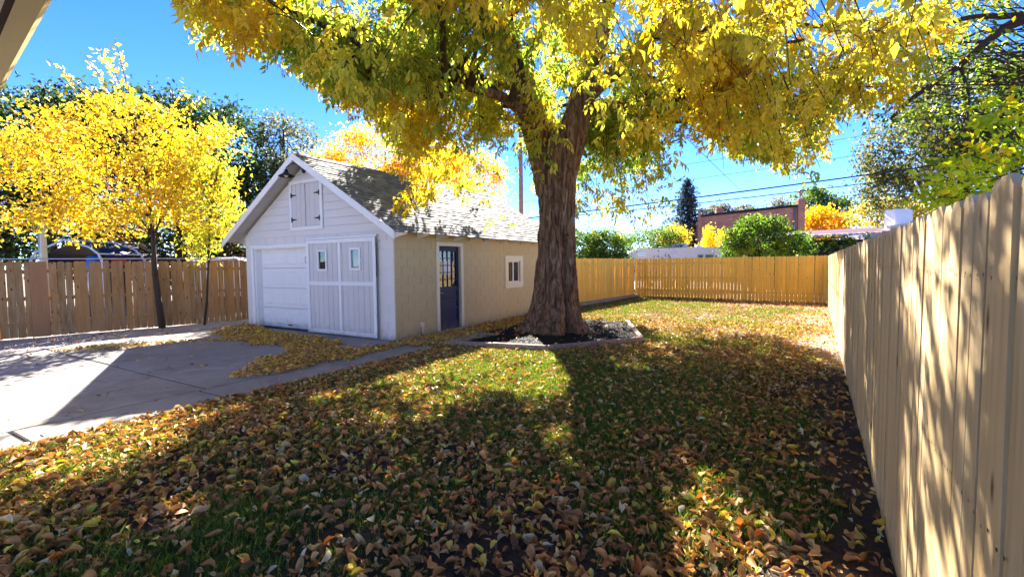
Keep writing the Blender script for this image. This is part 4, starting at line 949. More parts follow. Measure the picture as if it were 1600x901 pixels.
tree('rounded_tree', 'greyish round tree far off above the brick roof, right one', (-6.4, 78, 0), [((-6.4, 78, 7.9), (2.3, 2.3, 2.1), 1), ((-4.6, 79, 7.2), (1.6, 1.5, 1.6), .6)], 3200, .42, OLV, .2, (-6.4, 78, 9), 'grey-brown trees far behind the brick building', (24, .5))
tree('leafy_tree', 'green tree beyond the flue on the brick building', (2.4, 74, 0), [((2.0, 74, 8.2), (2.7, 2.5, 3.2), 3), ((5.0, 75, 7.2), (1.7, 1.6, 3.2), 1.5)], 6000, .42, [(hexc(.10, .17, .035), 3), (hexc(.18, .26, .05), 2), (hexc(.05, .08, .03), 2)], .25, (2.5, 74, 10.5), None, (26, .55))
tree('bare_tree', 'thin grey-green tree left of the flue behind the brick building', (-1.2, 72, 0), [((-1.4, 72, 7.6), (2.0, 2, 2.6), 1)], 2200, .35, [(hexc(.12, .13, .10), 1), (hexc(.17, .17, .13), 1)], .2, (-1.3, 72, 10), None, (14, .5), branches=60)
tree('autumn_tree', 'orange-yellow tree right of the brick building', (2.6, 62, 0), [((2.7, 62, 5.6), (2.2, 2, 1.9), 1)], 3200, .36, [(ORNG, 2), (GOLD, 3), (YEL, 1)], .15, (2.6, 62, 6), None, (24, .45))
tree('autumn_tree', 'yellow-olive tree behind the white roof box by the right fence', (7.8, 57, 0), [((7.4, 57, 5.6), (2.8, 2.4, 2.1), 1), ((9.5, 58, 6), (2.4, 2.2, 1.6), .8)], 4200, .34, [(hexc(.5, .38, .07), 3), (hexc(.25, .27, .07), 2), (GOLD, 1)], .15, (7.8, 57, 6.6), None, (24, .5))
WIL = [(hexc(.085, .10, .03), 3), (hexc(.14, .14, .045), 3), (hexc(.045, .06, .02), 3), (hexc(.22, .18, .06), 1.4)]
tree('willow_tree', 'big olive willow rising behind the right fence and power lines', (9.0, 39.5, 0), [((6.4, 39, 8.6), (2.8, 2.6, 2.5), 2.5), ((9.0, 40, 10.6), (3.4, 3, 3.2), 3), ((5.2, 38.6, 6.2), (1.5, 1.5, 1.5), 1.2), ((10.5, 40, 7), (3.2, 3, 3.2), 3), ((8.4, 39.6, 13), (2.2, 2.2, 1.6), 1), ((12.5, 40, 11), (3, 3, 3), 2)], 30000, .22, WIL, .45, (9, 39.6, 12), None, (22, .42), droop=.9, branches=80)
tree('vine_bush', 'large bright green bush swallowing the near end of the dark shed', (-1.6, 28.3, 0), [((-1.6, 28.2, 2.5), (1.8, 1.4, 1.5), 4), ((-2.3, 28.0, 1.9), (1.0, 1.0, .9), 1.2), ((-.3, 28.6, 2.0), (1.3, 1.1, .9), 1.5), ((-1.9, 28.3, 3.5), (.6, .6, .6), .7), ((-.9, 28.3, 3.3), (.5, .5, .7), .6), ((-2.7, 28.2, 2.9), (.5, .5, .6), .5), ((.2, 28.5, 2.6), (.5, .5, .6), .4)], 17000, .13, [(hexc(.10, .20, .025), 3), (hexc(.20, .30, .04), 3), (hexc(.04, .085, .015), 3), (hexc(.4, .36, .05), .5)], .06, (-1.6, 28.3, 3.2), None, (34, .19), stems=6, cat='bush', branches=60)
# near tree leaning in at the upper right, and the lime branches over the right fence
tree('dark_limbed_tree', 'tree with dark bare limbs and sparse green leaves at the upper right', (6.3, 12.6, 0), [((3.6, 12.6, 6.0), (1.5, 1.5, 1.0), 2), ((2.3, 12.2, 5.0), (1.1, 1.1, .8), 2.2), ((3.9, 12.4, 4.9), (1.3, 1.2, .7), 1), ((4.8, 12.8, 7.6), (2.4, 2.2, 1.4), 3), ((2.9, 12.6, 7.0), (1.3, 1.3, .9), 1.5)],
     3400, .12, [(hexc(.12, .19, .03), 3), (hexc(.30, .36, .06), 3), (hexc(.06, .10, .02), 2), (GOLD, .7)], .2, (4.9, 12.6, 6.6), None, (16, .26), branches=150)
dl = thing('tree_limb', 'thick dark limb arching in over the right fence from the upper right', 'branch', (6.2, 12.6, 0))
mm = MB(); B0 = np.array((6.2, 12.6, 0))
for pts, r in (([(6.0, 12.6, 4.0), (4.8, 12.5, 5.9), (3.5, 12.3, 6.05), (2.94, 11.95, 5.6), (2.6, 11.9, 5.2), (1.9, 11.8, 4.75), (1.6, 11.85, 4.4)], .12), ([(3.5, 12.3, 6.05), (2.7, 12.2, 6.2), (1.9, 12.3, 6.0), (1.5, 12.3, 5.8)], .06), ([(2.6, 11.9, 5.2), (2.75, 11.9, 4.6), (2.7, 11.9, 4.0)], .035), ([(2.94, 11.95, 5.6), (2.2, 11.9, 5.7), (1.6, 11.8, 5.5)], .03), ([(3.9, 12.3, 5.9), (3.5, 12.1, 4.9), (3.4, 12.0, 4.1)], .04)):
    P = np.array(pts, float)-B0; t = np.linspace(0, 1, len(P)); tt = np.linspace(0, 1, 24); Q = np.stack([np.interp(tt, t, P[:, i]) for i in range(3)], 1)
    for _ in range(3): Q[1:-1] = .25*Q[:-2]+.5*Q[1:-1]+.25*Q[2:]
    mm.tube(Q, np.linspace(r, r*.25, 24), 8, False)
mm.build('limb', TWIG, dl)
tree('lime_tree', 'lime-green leafy branches spilling over the top of the right fence', (3.4, 7.6, 0), [((2.1, 7.6, 3.0), (.55, .7, .4), 3), ((1.9, 8.6, 2.75), (.4, .5, .3), 2), ((2.7, 7.4, 3.3), (.7, .8, .5), 3), ((1.75, 7.9, 2.5), (.35, .8, .22), 1.5), ((3.4, 7.4, 3.4), (.9, 1, .7), 2)], 2100, .11, [(hexc(.58, .66, .05), 5), (hexc(.38, .52, .05), 2), (hexc(.80, .60, .06), 1.4), (hexc(.16, .28, .04), .7)], .06, (3.0, 7.6, 3.2), None, (14, .15), branches=60)

# ------------------------------------------------------------------ neighbours: camper, brick building, shed, carport, poles, cables
def camper():
    T = thing('camper_trailer', 'white camper trailer roof showing above the cedar fence', 'camper', (-8.9, 28.9, 0), math.atan2(2.6, 4.4))
    prof = [(0, .5), (0, 1.95), (.10, 2.25), (.35, 2.42), (1.0, 2.52), (4.8, 2.58), (6.0, 2.5), (6.15, 2.2), (6.15, .5)]
    MB().prism([(x, 0, z) for x, z in prof], (0, 2.3, 0)).build('body', RVW, T)
    for a, b, z0, z1 in ((.65, 1.15, 2.06, 2.24), (4.4, 4.75, 1.75, 2.12), (4.85, 5.4, 1.75, 2.12), (5.45, 5.6, 1.75, 2.12)):
        w = MB(); t = .03; w.box(a, b, -.02, -.002, z0, z0+t); w.box(a, b, -.02, -.002, z1-t, z1); w.box(a, a+t, -.02, -.002, z0+t, z1-t); w.box(b-t, b, -.02, -.002, z0+t, z1-t); f = w.build('window', STEEL, T)
        MB().box(a+t, b-t, -.008, -.002, z0+t, z1-t).build('pane', GLASSG, f)
    MB().bbox(3.0, 4.1, .6, 1.4, 2.57, 2.82, .07).build('air_conditioner', RVW, T)
    MB().bbox(2.2, 2.7, .5, 1.0, 2.55, 2.66, .03).build('roof_vent', STEEL, T)
    MB().bbox(4.6, 5.0, .7, 1.1, 2.57, 2.72, .03).build('roof_vent', RVW, T)
    MB().bbox(.02, 6.1, -.012, -.002, 1.55, 1.62, .004).build('trim_strip', STEEL, T)
    for x in (2.6, 3.5): 
        o = MB().lathe([(.05, -.1), (.33, -.1), (.36, -.05), (.36, .05), (.33, .1), (.05, .1)]).build('wheel', BLACK, T); o.location = (x, .15, .36); o.rotation_euler = (math.radians(90), 0, 0)
camper()
def brick_building():
    T = thing('brick_building', 'old red brick building with dark parapet beyond the green bush', 'building', (-8.1, 50, 0), math.atan2(3.5, 8.9))
    MB().prism([(0, 0, 0), (9.3, 0, 0), (9.3, 0, 6.9), (7, 0, 6.7), (3, 0, 6.35), (0, 0, 6.1)], (0, 9, 0)).build('wall', BRICK, T)
    MB().prism([(-.05, -.12, 6.1), (3, -.12, 6.36), (7, -.12, 6.71), (9.3, -.12, 6.91), (9.3, -.12, 7.1), (7, -.12, 6.95), (3, -.12, 6.62), (-.05, -.12, 6.3)], (0, .5, 0)).build('parapet_cap', BLACK, T)
    MB().bbox(9.0, 9.62, -.25, .3, 0, 7.6, .02).build('chimney', BRICK, T)
    MB().lathe([(.16, 0), (.16, .55), (.26, .57), (.26, .8), (.1, .9)], (9.3, .0, 7.6), 12).build('flue', STEEL, T)
    MB().bbox(2.0, 2.7, 1.5, 2.2, 6.2, 7.1, .02).build('chimney', BRICK, T)
    MB().bbox(-.12, .12, -.2, .1, 0, 6.9, .02).build('downpipe', BRICK, T)
    MB().tube([(8.75, -.1, 0), (8.75, -.1, 6.8)], .07, 8).build('downpipe', STEEL, T)
brick_building()
def shed():
    T = thing('low_shed', 'low dark shed with maroon metal roof behind the back fence', 'shed', (-1.2, 31.8, 0), math.atan2(3.4, 5.6))
    MB().box(0, 8.5, .3, 3.3, 0, 2.9).build('wall', DKWOOD, T)
    for k in range(14): MB().bbox(.02+k*.6, .58+k*.6, .24, .3, 0, 2.85, .01).build('wall_board', DKWOOD, T)
    MB().prism([(-.3, -.3, 2.98), (8.8, -.3, 3.32), (8.8, 3.4, 3.75), (-.3, 3.4, 3.4)], (0, 0, .06)).build('roof', MAROON, T)
    m = MB(); n = 90
    V = []; 
    for k in range(n+1):
        x = -.3+9.1*k/n; z = 2.93+.34*k/n+.03*math.sin(k*1.9); V += [(x, -.34, z), (x, -.34, z+.09), (x, 1.0, z+.22)]
    F = []
    for k in range(n): F += [(3*k, 3*k+3, 3*k+4, 3*k+1), (3*k+1, 3*k+4, 3*k+5, 3*k+2)]
    m.add(V, F).build('roof_edge', PINKM, T)
    P = []
    for k in range(16):
        x = rng.uniform(.2, 7.5); L = rng.uniform(.4, 1.6); s = rng.uniform(0, 1, 60); P.append(np.stack([x+rng.normal(0, .22, 60), -.38+rng.normal(0, .1, 60)-.15*s, 3.1-L*s+rng.normal(0, .1, 60)], 1))
    P = np.concatenate(P); V, F, c = leaf_cloud(P, .2, np.array([hexc(.14, .26, .05), hexc(.06, .12, .02), hexc(.4, .42, .06)])[rng.integers(0, 3, len(P))], .5)
    v = thing('wall_vine', 'green vine trailing down the dark wall of the low shed', 'vine', (-1.2, 31.8, 0), math.atan2(3.4, 5.6))
    st = MB(); 
    for k in range(9): x = rng.uniform(.3, 7.3); st.tube(curve_pts((x, -.36, 0), (x+rng.normal(0, .4), -.36, 3.0), 7, 0, .1), .015, 5, False)
    st.build('stems', TWIG, v); tag(link('foliage', mesh_np('foliage', V, F, LEAF, c), v), kind='stuff')
    W = thing('roof_parapet', 'pale parapet and white roof box above the shed by the right fence', 'building', (5.0, 36.0, 0), math.atan2(3.0, 5.6))
    MB().box(0, 6, 0, 4, 0, 3.55).build('wall', RVW, W); MB().prism([(-.15, -.2, 3.5), (6, -.2, 4.2), (6, -.2, 4.4), (-.15, -.2, 3.7)], (0, .3, 0)).build('coping', m_paint('pink_coping', (.62, .50, .46), .7, .1), W)
    MB().bbox(.55, 1.6, .4, 1.3, 3.5, 4.75, .03).build('roof_box', RVW, W)
shed()
def carport():
    T = thing('carport', 'white tube carport frame with navy tarp behind the picket fence', 'carport', (-25.4, 7.0, 0), math.atan2(1.5, 2.5))
    prof = [(-1.45, 0), (-1.45, 1.9), (-1.35, 2.15), (-1.15, 2.36), (0, 2.84), (1.0, 2.52), (1.35, 2.25), (1.5, 1.9), (1.5, 0)]
    for y in (0, 2.2, 4.4): MB().tube([(x, y, z) for x, z in prof], .045, 8).build('frame_arch', WHITE, T)
    for x, z in (prof[2], prof[4], prof[6]): MB().tube([(x, 0, z), (x, 4.4, z)], .03, 6).build('frame_rail', WHITE, T)
    m = MB(); q = [(x*.98, z-.06) for x, z in prof[1:-1]]
    m.prism([(x, .4, z) for x, z in q]+[(x, .4, z-.03) for x, z in q[::-1]], (0, 4.0, 0)).build('tarp', TARP, T)
    b = thing('storage_drum', 'blue plastic drum standing under the white carport', 'drum', (-25.6, 8.0, 0)); MB().lathe([(0, 1.5), (.28, 1.5), (.30, 1.6), (.28, 1.8), (.30, 2.0), (.28, 2.12), (.22, 2.2), (0, 2.22)], (0, 0, 0), 16).build('drum_body', BLUEP, b); MB().bbox(-.4, .4, -.35, .35, 0, 1.498, .03).build('drum_stand', DKWOOD, b)
    r = thing('storage_crate', 'small red crate stacked under the white carport', 'crate', (-24.7, 8.4, 0)); MB().bbox(-.4, .4, -.25, .25, 1.75, 2.05, .02).build('crate_body', REDP, r); MB().bbox(-.5, .5, -.3, .3, 0, 1.75, .03).build('crate_stand', DKWOOD, r)
    p = thing('steel_post', 'square white post rising above the fence by the carport', 'post', (-23.4, 5.85, 0)); MB().bbox(-.13, .13, -.09, .09, -.1, 3.2, .01).build('post_shaft', STEEL, p); MB().bbox(-.16, .16, -.12, .12, 3.2, 3.25, .01).build('post_cap', STEEL, p)
    v = thing('covered_boat', 'boat under a pale fitted cover behind the picket fence near the garage', 'boat', (-19.4, 9.7, 0), math.atan2(1.4, 1.35))
    prof = [(-1.0, .5), (-1.1, 1.4), (-1.0, 1.85), (-.8, 2.0), (.6, 2.06), (.95, 1.9), (1.1, 1.4), (1.0, .5)]
    MB().prism([(x, 0, z) for x, z in prof], (0, 3.5, 0)).build('cover', RVW, v)
    MB().tube([(-1.05, -.03, 1.85), (.97, -.03, 1.92)], .02, 6).build('strap', BLACK, v); MB().tube([(-1.1, -.03, 1.55), (1.1, -.03, 1.6)], .015, 6).build('strap', BLACK, v)
    MB().bbox(-.8, .8, .3, 3.2, .02, .5, .05).build('trailer', BLACK, v)
    h = thing('blue_house', 'blue-grey house wall showing between the yellow maple and garage', 'house', (-28.5, 13.2, 0), math.atan2(3.4, 3.5))
    MB().box(0, 5, 0, 5, 0, 2.6).build('wall', BLUEH, h); MB().prism([(-.3, -.3, 2.6), (5.3, -.3, 2.6), (5.3, 2.5, 3.7), (-.3, 2.5, 3.7)], (0, 0, .12)).build('roof', SHINGLE, h)
    f = MB(); f.box(2.2, 3.0, -.04, -.002, 1.5, 1.55); f.box(2.2, 3.0, -.04, -.002, 2.4, 2.45); f.box(2.2, 2.25, -.04, -.002, 1.55, 2.4); f.box(2.95, 3.0, -.04, -.002, 1.55, 2.4); ff = f.build('window', WHITE, h); MB().box(2.25, 2.95, -.02, -.002, 1.55, 2.4).build('pane', GLASSG, ff)
    rail = thing('chain_fence', 'low chain-link fence with white top rail behind the picket fence', 'fence', (-22.6, 1.6, 0)); 
    MB().tube([(0, 0, 1.98), (4.2, 9.2, 1.98)], .025, 6).build('top_rail', STEEL, rail)
    for k in range(5): MB().tube([(4.2*k/4, 9.2*k/4, 0), (4.2*k/4, 9.2*k/4, 2.0)], .025, 6).build('post', STEEL, rail)
carport()
PO = (-15.1, 26.4)
pl = thing('utility_pole', 'bare wooden utility pole beyond the garage, left of the big trunk', 'utility pole', (PO[0], PO[1], 0)); MB().tube([(0, 0, -.1), (0, 0, 11)], [.17, .12], 12).build('pole', POLEM, pl)
MB().bbox(-1.1, 1.1, -.06, .06, 10.1, 10.25, .01).build('crossarm', POLEM, pl)
p2 = thing('utility_pole', 'wooden utility pole standing off to the right behind the fence', 'utility pole', (14.5, 37.2, 0)); MB().tube([(0, 0, -.1), (0, 0, 11)], [.17, .12], 12).build('pole', POLEM, p2)
def cable(label, a, b, r, sag=.012, group='overhead cables'):
    a = np.array(a, float); b = np.array(b, float); t = np.linspace(0, 1, 30)[:, None]; P = a+(b-a)*t; P[:, 2] -= sag*np.linalg.norm(b-a)*4*(t*(1-t))[:, 0]
    o = MB().tube(P-a, r, 6).build('cable', WIRE); o.location = a; tag(o, label, 'cable', group)
E1 = (14.5, 37.2)
cable('thickest black power line crossing the sky in front of the willow', (PO[0], PO[1], 4.55), (E1[0], E1[1], 7.75), .042, .004)
cable('second thick black line just under the thickest power line', (PO[0], PO[1], 4.45), (E1[0], E1[1], 7.25), .028, .008)
cable('thin wire highest over the brick building', (PO[0], PO[1], 6.4), (E1[0], E1[1], 10.2), .010, .004)
cable('thin wire between the highest wire and the thick power line', (PO[0], PO[1], 5.6), (E1[0], E1[1], 9.0), .011, .004)
cable('thin wire sagging lowest below the two thick lines', (PO[0], PO[1], 4.1), (E1[0], E1[1], 6.6), .010, .010)
cable('service wire slanting through the crown from upper left to the pole', (-5.39, 2.8, 4.98), (PO[0], PO[1], 6.0), .009, .002)
cable('service wire slanting down past the trunk towards the brick building', (-3.16, 5.34, 5.48), (-2.85, 45.3, 6.6), .010, .002)
o = MB().tube([(4.43, 26.23, 5.0), (4.62, 26.3, 4.5), (4.95, 26.45, 4.05), (5.28, 26.65, 3.7), (5.4, 26.7, 3.2)], .03, 6).build('drooping_cable', WHITE); tag(o, 'white drooping cable hanging in front of the willow above the right fence', 'cable')

# ------------------------------------------------------------------ house eave at the upper left
def house_eave():
    T = thing('house_eave', 'tan gutter and pale soffit of the house at the upper left corner', 'house', (-2.0, .63, 0), math.atan2(-.15, 1.34))
    MB().box(-7, 0, -2.2, -.1, 2.70, 2.72).build('soffit', STUCCO, T)
    MB().bbox(-7, 0, -.099, -.075, 2.697, 2.86, .004).build('fascia', DKWOOD, T)
    MB().prism([(-7, -.074, 2.70), (-7, .0, 2.70), (-7, .03, 2.74), (-7, .03, 2.83), (-7, -.074, 2.83)], (7, 0, 0)).build('gutter', GUTTER, T)
    MB().prism([(-7, -.1, 2.86), (-7, -3.5, 4.3), (-7, -3.5, 4.36), (-7, .02, 2.88)], (7, 0, 0)).build('roof', SHINGLE, T)
    MB().box(-7, -.4, -3.4, -2.2, 0, 2.70).build('wall', STUCCO, T)
    for x in (-1.6, -3.4): MB().bbox(x-.14, x+.14, -.5, -.28, 2.692, 2.699, .002).build('soffit_vent', BLACK, T)
house_eave()

# ------------------------------------------------------------------ mulch bed
def bed():
    pts = [(-5.95, 7.42), (-3.95, 7.80), (-2.72, 9.55), (-3.80, 12.2), (-7.3, 13.0), (-6.4, 11.2), (-5.9, 9.3)]
    g_ = MB(); g_.add([(x, y, .045) for x, y in pts], [tuple(range(len(pts)))])
    tag(g_.build('mulch_bed', MULCHG), 'dark mulch bed around the foot of the big tree', kind='structure')
    T = thing('bed_edging', 'reddish landscape timbers edging the mulch bed', 'edging', (-4, 8, 0))
    def timber(a, b, h=.12):
        a = np.array(a, float); b = np.array(b, float); L = np.linalg.norm(b-a); o = MB().bbox(0, L, -.05, .05, -.04, h, .012).build('timber', TIMBER, T)
        o.location = (a[0]+4, a[1]-8, 0); o.rotation_euler = (0, 0, math.atan2(*(b-a)[::-1]))
    timber((-5.98, 7.36), (-5.0, 7.53)); timber((-4.99, 7.535), (-3.92, 7.74), .125); timber((-3.90, 7.78), (-3.28, 8.62)); timber((-3.27, 8.635), (-2.64, 9.52), .125); timber((-2.66, 9.60), (-3.2, 10.9)); timber((-3.21, 10.92), (-3.80, 12.3)); timber((-5.95, 7.45), (-5.75, 9.0), .07)
    n = 7000; x = rng.uniform(-7.3, -2.6, n); y = rng.uniform(7.4, 13, n); k = inpoly(x, y, pts); x, y = x[k], y[k]; n = len(x)
    L = rng.uniform(.02, .065, n); W = rng.uniform(.008, .02, n)
    b = np.array([(-1, -1, 0), (1, -1, 0), (1, 1, 0), (-1, 1, 0), (-.8, -.6, 1), (.8, -.6, 1), (.8, .6, 1), (-.8, .6, 1)], float)
    V = b[None]*np.stack([L/2, W/2, W*.6], 1)[:, None]; d = np.stack([rng.normal(0, 1, n), rng.normal(0, 1, n), rng.normal(0, .25, n)], 1); R = rot_from(d, rng.normal(0, .4, n))
    V = np.einsum('nij,nkj->nki', R, V)+np.stack([x, y, .048+rng.uniform(0, .02, n)], 1)[:, None]
    F = (np.array([(4, 5, 6, 7), (0, 1, 5, 4), (1, 2, 6, 5), (2, 3, 7, 6), (3, 0, 4, 7)])[None]+8*np.arange(n)[:, None, None]).reshape(-1, 4)
    tag(link('mulch', mesh_np('mulch', V.reshape(-1, 3), F, MULCH)), 'black bark mulch chips heaped around the big trunk', kind='stuff')
bed()

# ------------------------------------------------------------------ grass
def grass():
    P = []
    def scatter(n, x0, x1, y0, y1, f):
        x = rng.uniform(x0, x1, n); y = rng.uniform(y0, y1, n); k = rng.random(n) < f(x, y); return x[k], y[k]
    X = []; Y = []; S = []
    for n, x0, x1, y0, y1, h in ((36000, -6, .6, .7, 4.2, .055), (36000, -6, .7, 4.2, 8.0, .055), (34000, -6, 1, 8, 14, .05), (22000, -7.2, 1.2, 14, 22.5, .06)):
        x, y = scatter(n, x0, x1, y0, y1, lambda a, b: grassiness(a, b)*~bed_in(a, b)); u, v, d = proj(np.stack([x, y, x*0], 1)); k = (d > .3) & (u > -80) & (u < 1680) & (v < 980)
        X.append(x[k]); Y.append(y[k]); S.append(np.full(k.sum(), h))
    x = np.concatenate(X); y = np.concatenate(Y); h = np.concatenate(S); m = 4
    x = np.repeat(x, m)+rng.normal(0, .013, len(x)*m); y = np.repeat(y, m)+rng.normal(0, .013, len(y)*m); h = np.repeat(h, m)*rng.uniform(.5, 1.4, len(x)); n = len(x)
    a = rng.uniform(0, 6.283, n); w = rng.uniform(.0018, .0035, n)*(1+np.clip(y-4, 0, 20)*.10); l = rng.uniform(.1, .75, n)*h; b = a+rng.normal(0, .7, n)
    z = zground(x, y)-.004
    V = np.empty((n, 4, 3)); c, s = np.cos(a+1.57)*w, np.sin(a+1.57)*w
    V[:, 0] = np.stack([x-c, y-s, z], 1); V[:, 1] = np.stack([x+c, y+s, z], 1)
    V[:, 2] = np.stack([x+np.cos(b)*l*.4+c*.7, y+np.sin(b)*l*.4+s*.7, z+h*.6], 1); V[:, 3] = np.stack([x+np.cos(b)*l, y+np.sin(b)*l, z+h], 1)
    F = (np.array([(0, 1, 2), (0, 2, 3)])[None]+4*np.arange(n)[:, None, None]).reshape(-1, 3)
    pal = np.array([(.065, .12, .018), (.115, .18, .028), (.20, .26, .045), (.32, .30, .08)]); t = rng.choice(4, n, p=[.3, .4, .22, .08])
    col = pal[t]*rng.uniform(.75, 1.25, (n, 1))
    tag(link('grass', mesh_np('grass', V.reshape(-1, 3), F, GRASS, np.repeat(col, 4, 0))), 'short green grass growing in patches through the fallen leaves', kind='stuff')
    print('grass blades', n)
grass()

# ------------------------------------------------------------------ fallen leaves
LPAL = np.array([(.30, .185, .085), (.22, .125, .055), (.13, .072, .035), (.40, .29, .17), (.44, .36, .28), (.48, .29, .06), (.55, .43, .09), (.46, .13, .045), (.33, .14, .06)])
LPW = np.array([.30, .25, .16, .08, .03, .10, .04, .02, .03]); LPW /= LPW.sum(); LPAL = np.clip(LPAL*[1.9, 1.7, 1.35], 0, .66)
def leaf_var(seed):
    r = np.random.default_rng(seed); w = r.uniform(.19, .36); curl = r.uniform(-.3, 1.8); arch = r.uniform(-.8, 1.1); tw = r.normal(0, .6); fold = r.uniform(.2, 1.35); bend = r.normal(0, .12)
    sx = np.array([-.5, -.3, 0, .28, .5]); wd = np.array([0, w*.8, w, w*.62, 0]); zc = arch*(.25-sx**2)*.9; yc = bend*(.25-sx**2)*4
    V = []
    for i in range(5):
        if i in (0, 4): V.append((sx[i], yc[i], zc[i]+(max(curl, 0)*.14 if i == 4 else 0)))
        else:
            t = tw*(sx[i]+.3); rag = r.uniform(.85, 1.15, 2)
            for s, q in ((-1, rag[0]), (0, 1), (1, rag[1])): V.append((sx[i]+r.normal(0, .012), yc[i]+s*q*wd[i]*math.cos(fold*.9), zc[i]+abs(s)*wd[i]*(fold*.8+max(curl, 0)*.3)+s*wd[i]*math.sin(t)))
    V = np.array(V); V[:, 2] -= V[:, 2].min()
    F = [(0, 2, 1), (0, 3, 2)]
    for k in (1, 4): F += [(k, k+1, k+4), (k, k+4, k+3), (k+1, k+2, k+5), (k+1, k+5, k+4)]
    F += [(7, 8, 10), (8, 9, 10)]
    return V, np.array(F)
LV = [leaf_var(i) for i in range(24)]
PILE = [(-13.2, 7.25), (-12.6, 6.5), (-11.6, 5.9), (-10.6, 5.45), (-9.0, 5.6), (-8.05, 5.2), (-8.0, 4.6), (-7.4, 4.1), (-6.75, 3.75), (-6.62, 4.6), (-6.62, 6.2), (-6.5, 7.0), (-7.2, 6.6), (-7.5, 5.8), (-7.9, 6.2), (-8.6, 6.75), (-10.0, 6.75), (-11.4, 7.0), (-12.3, 7.25)]
PILE2 = [(-12.6, 3.2), (-12.0, 3.35), (-11.4, 4.6), (-10.6, 5.4), (-11.2, 5.7), (-12.0, 4.7), (-12.6, 3.9)]
PILE3 = [(-7.25, 7.0), (-6.4, 6.9), (-5.9, 7.35), (-6.2, 8.0), (-6.3, 9.6), (-6.0, 10.5), (-6.7, 12.8), (-7.25, 13.2)]
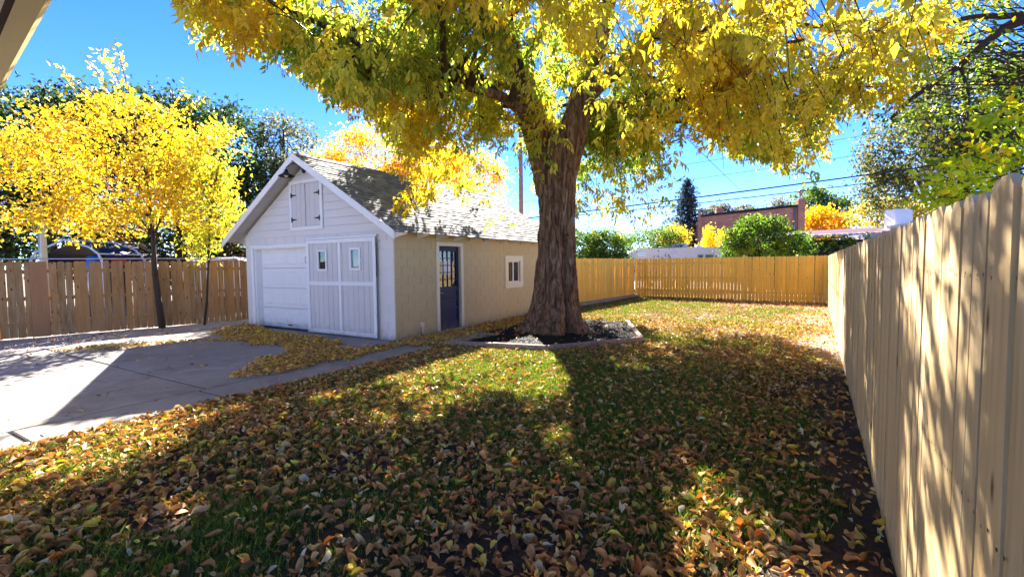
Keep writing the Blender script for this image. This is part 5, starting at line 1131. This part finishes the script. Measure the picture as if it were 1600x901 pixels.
def fallen():
    xs = []; ys = []; zs = []; sz = []; pile = []; tone = []
    def add(n, x0, x1, y0, y1, f, zf, s, pl=0., pk=0.):
        x = rng.uniform(x0, x1, n); y = rng.uniform(y0, y1, n); k = rng.random(n) < f(x, y); x, y = x[k], y[k]
        xs.append(x); ys.append(y); zs.append(zf(x, y)+rng.uniform(0, 1, len(x))*pl); sz.append(np.full(len(x), s)); pile.append(np.full(len(x), pl)); tone.append(np.full(len(x), pk))
    lw = lambda a, b: litter(a, b)*~bed_in(a, b)*(a > -6.02)*(a < fence_x(b)-.02)
    zl = lambda a, b: zground(a, b)+.012
    add(24000, -6.1, .6, .6, 4.6, lw, zl, .080, .028)
    add(30000, -6.1, .7, 4.6, 9, lw, zl, .078, .026)
    add(21000, -6.1, 1, 9, 14, lw, zl, .075, .016)
    add(17000, -7.2, 1.2, 14, 22.5, lw, zl, .075, .012)
    # a thicker drift along the walk edge
    add(3200, -5.98, -4.3, .5, 7.3, lambda a, b: np.clip(1-(a+5.98)/1.6+(n2(a, b, 1.2, 51)-.5), 0, 1), zl, .078, .03)
    zd = lambda a, b: np.full(len(a), .026)
    inp = lambda poly, nz=.25: (lambda a, b: inpoly(a+(n2(a, b, 2.2, 52)-.5)*nz*2.4, b+(n2(a, b, 2.4, 53)-.5)*nz*2.4, poly)*1.)
    add(26000, -13.4, -6.4, 3.4, 7.3, inp(PILE), zd, .070, .05, 1)
    add(2600, -13.0, -10.3, 2.9, 5.9, inp(PILE2, .15), zd, .070, .012, 1)
    add(5200, -7.4, -5.7, 6.8, 13.3, inp(PILE3, .12), zd, .070, .03, 1)
    add(420, -13.4, -6.0, -1, 7.2, lambda a, b: np.full(len(a), .45), zd, .075)
    add(700, -16.2, -13.0, 1, 9, lambda a, b: (a > -16.4+.278*b)*.8, zd, .07)
    add(1200, -7.2, -2.7, 7.4, 12.8, lambda a, b: bed_in(a, b)*.30, lambda a, b: np.full(len(a), .07), .075)
    x, y, z, s, pf, tn = map(np.concatenate, (xs, ys, zs, sz, pile, tone)); n = len(x)
    u, v, d = proj(np.stack([x, y, z], 1)); k = (d > .3) & (u > -120) & (u < 1720) & (v < 1000); x, y, z, s, pf, tn = (q[k] for q in (x, y, z, s, pf, tn)); n = len(x)
    u, v, d = proj(np.stack([x, y, z], 1))
    s = s*np.clip(rng.lognormal(-.36, .36, n), .28, 1.35); yaw = rng.uniform(0, 6.283, n); tilt = rng.normal(0, .5, n)+np.where(pf > .02, rng.normal(0, .25, n), 0); roll = rng.normal(0, .65, n)
    dx = np.stack([np.cos(yaw)*np.cos(tilt), np.sin(yaw)*np.cos(tilt), np.sin(tilt)], 1); R = rot_from(dx, roll)
    ci = rng.choice(len(LPAL), n, p=LPW); gold = (tn > 0) & (rng.random(n) < .75); ci = np.where(gold, rng.choice([0, 0, 5, 5, 1, 5], n), ci)
    near_pile = LPAL[ci]*np.where(tn > 0, 1.08, 1)[:, None]
    dist = np.where((u > 3) & (u < 1597) & (v > 430) & (v < 898), d, 1e9); order = np.argsort(dist)[:300]; single = np.zeros(n, bool); single[order] = True
    vi = rng.integers(0, len(LV), n); VV = []; FF = []; CC = []; off = 0
    for j, (tv, tf) in enumerate(LV):
        idx = np.where((vi == j) & ~single)[0]
        V = np.einsum('nij,kj->nki', R[idx], tv)*s[idx][:, None, None]+np.stack([x, y, z], 1)[idx][:, None]
        F = (tf[None]+len(tv)*np.arange(len(idx))[:, None, None]).reshape(-1, 3)+off; off += len(idx)*len(tv)
        VV.append(V.reshape(-1, 3)); FF.append(F); CC.append(np.repeat(np.clip(near_pile[idx]*rng.uniform(.7, 1.3, (len(idx), 1)), .02, .9), len(tv), 0))
    tag(link('leaf_litter', mesh_np('leaf_litter', np.concatenate(VV), np.concatenate(FF), FALLEN, np.concatenate(CC))), 'brown and gold fallen leaves covering the lawn, walk and driveway', kind='stuff')
    names = ['tan', 'brown', 'dark brown', 'pale buff', 'greyish', 'golden', 'yellow', 'orange-red', 'rusty']
    cache = {}
    for i in order:
        key = (int(vi[i]), int(ci[i]))
        if key not in cache: cache[key] = mesh_np('fallen_leaf', LV[key[0]][0], LV[key[0]][1], FALLEN, np.repeat(LPAL[key[1]][None], 11, 0))
        o = link('fallen_leaf', cache[key]); o.matrix_world = Matrix.Translation((x[i], y[i], z[i])) @ Matrix([[*R[i][r]] for r in range(3)]).to_4x4() @ Matrix.Scale(float(s[i]), 4)
        zone = ('far left', 'centre left', 'centre', 'centre right', 'right by the bare soil')[int(np.clip(u[i]//320, 0, 4))]; row = 'along the very bottom' if v[i] > 830 else 'a little above the bottom edge'
        big = 'large ' if s[i] > .085 else ('small ' if s[i] < .055 else ''); shape = 'upturned' if abs(tilt[i]) > .6 else ('curled' if abs(roll[i]) > .3 else 'flat-lying')
        tag(o, f'{big}{names[key[1]]} {shape} fallen leaf {row}, {zone}', 'leaf', f'{names[key[1]]} fallen leaves in the foreground')
    print('fallen leaves', n)
fallen()
print('tris', sum(sum(len(p.vertices)-2 for p in m.polygons)*1 for m in bpy.data.meshes if m.users and len(m.polygons) < 50000), [(m.name, len(m.polygons)) for m in bpy.data.meshes if len(m.polygons) > 20000])
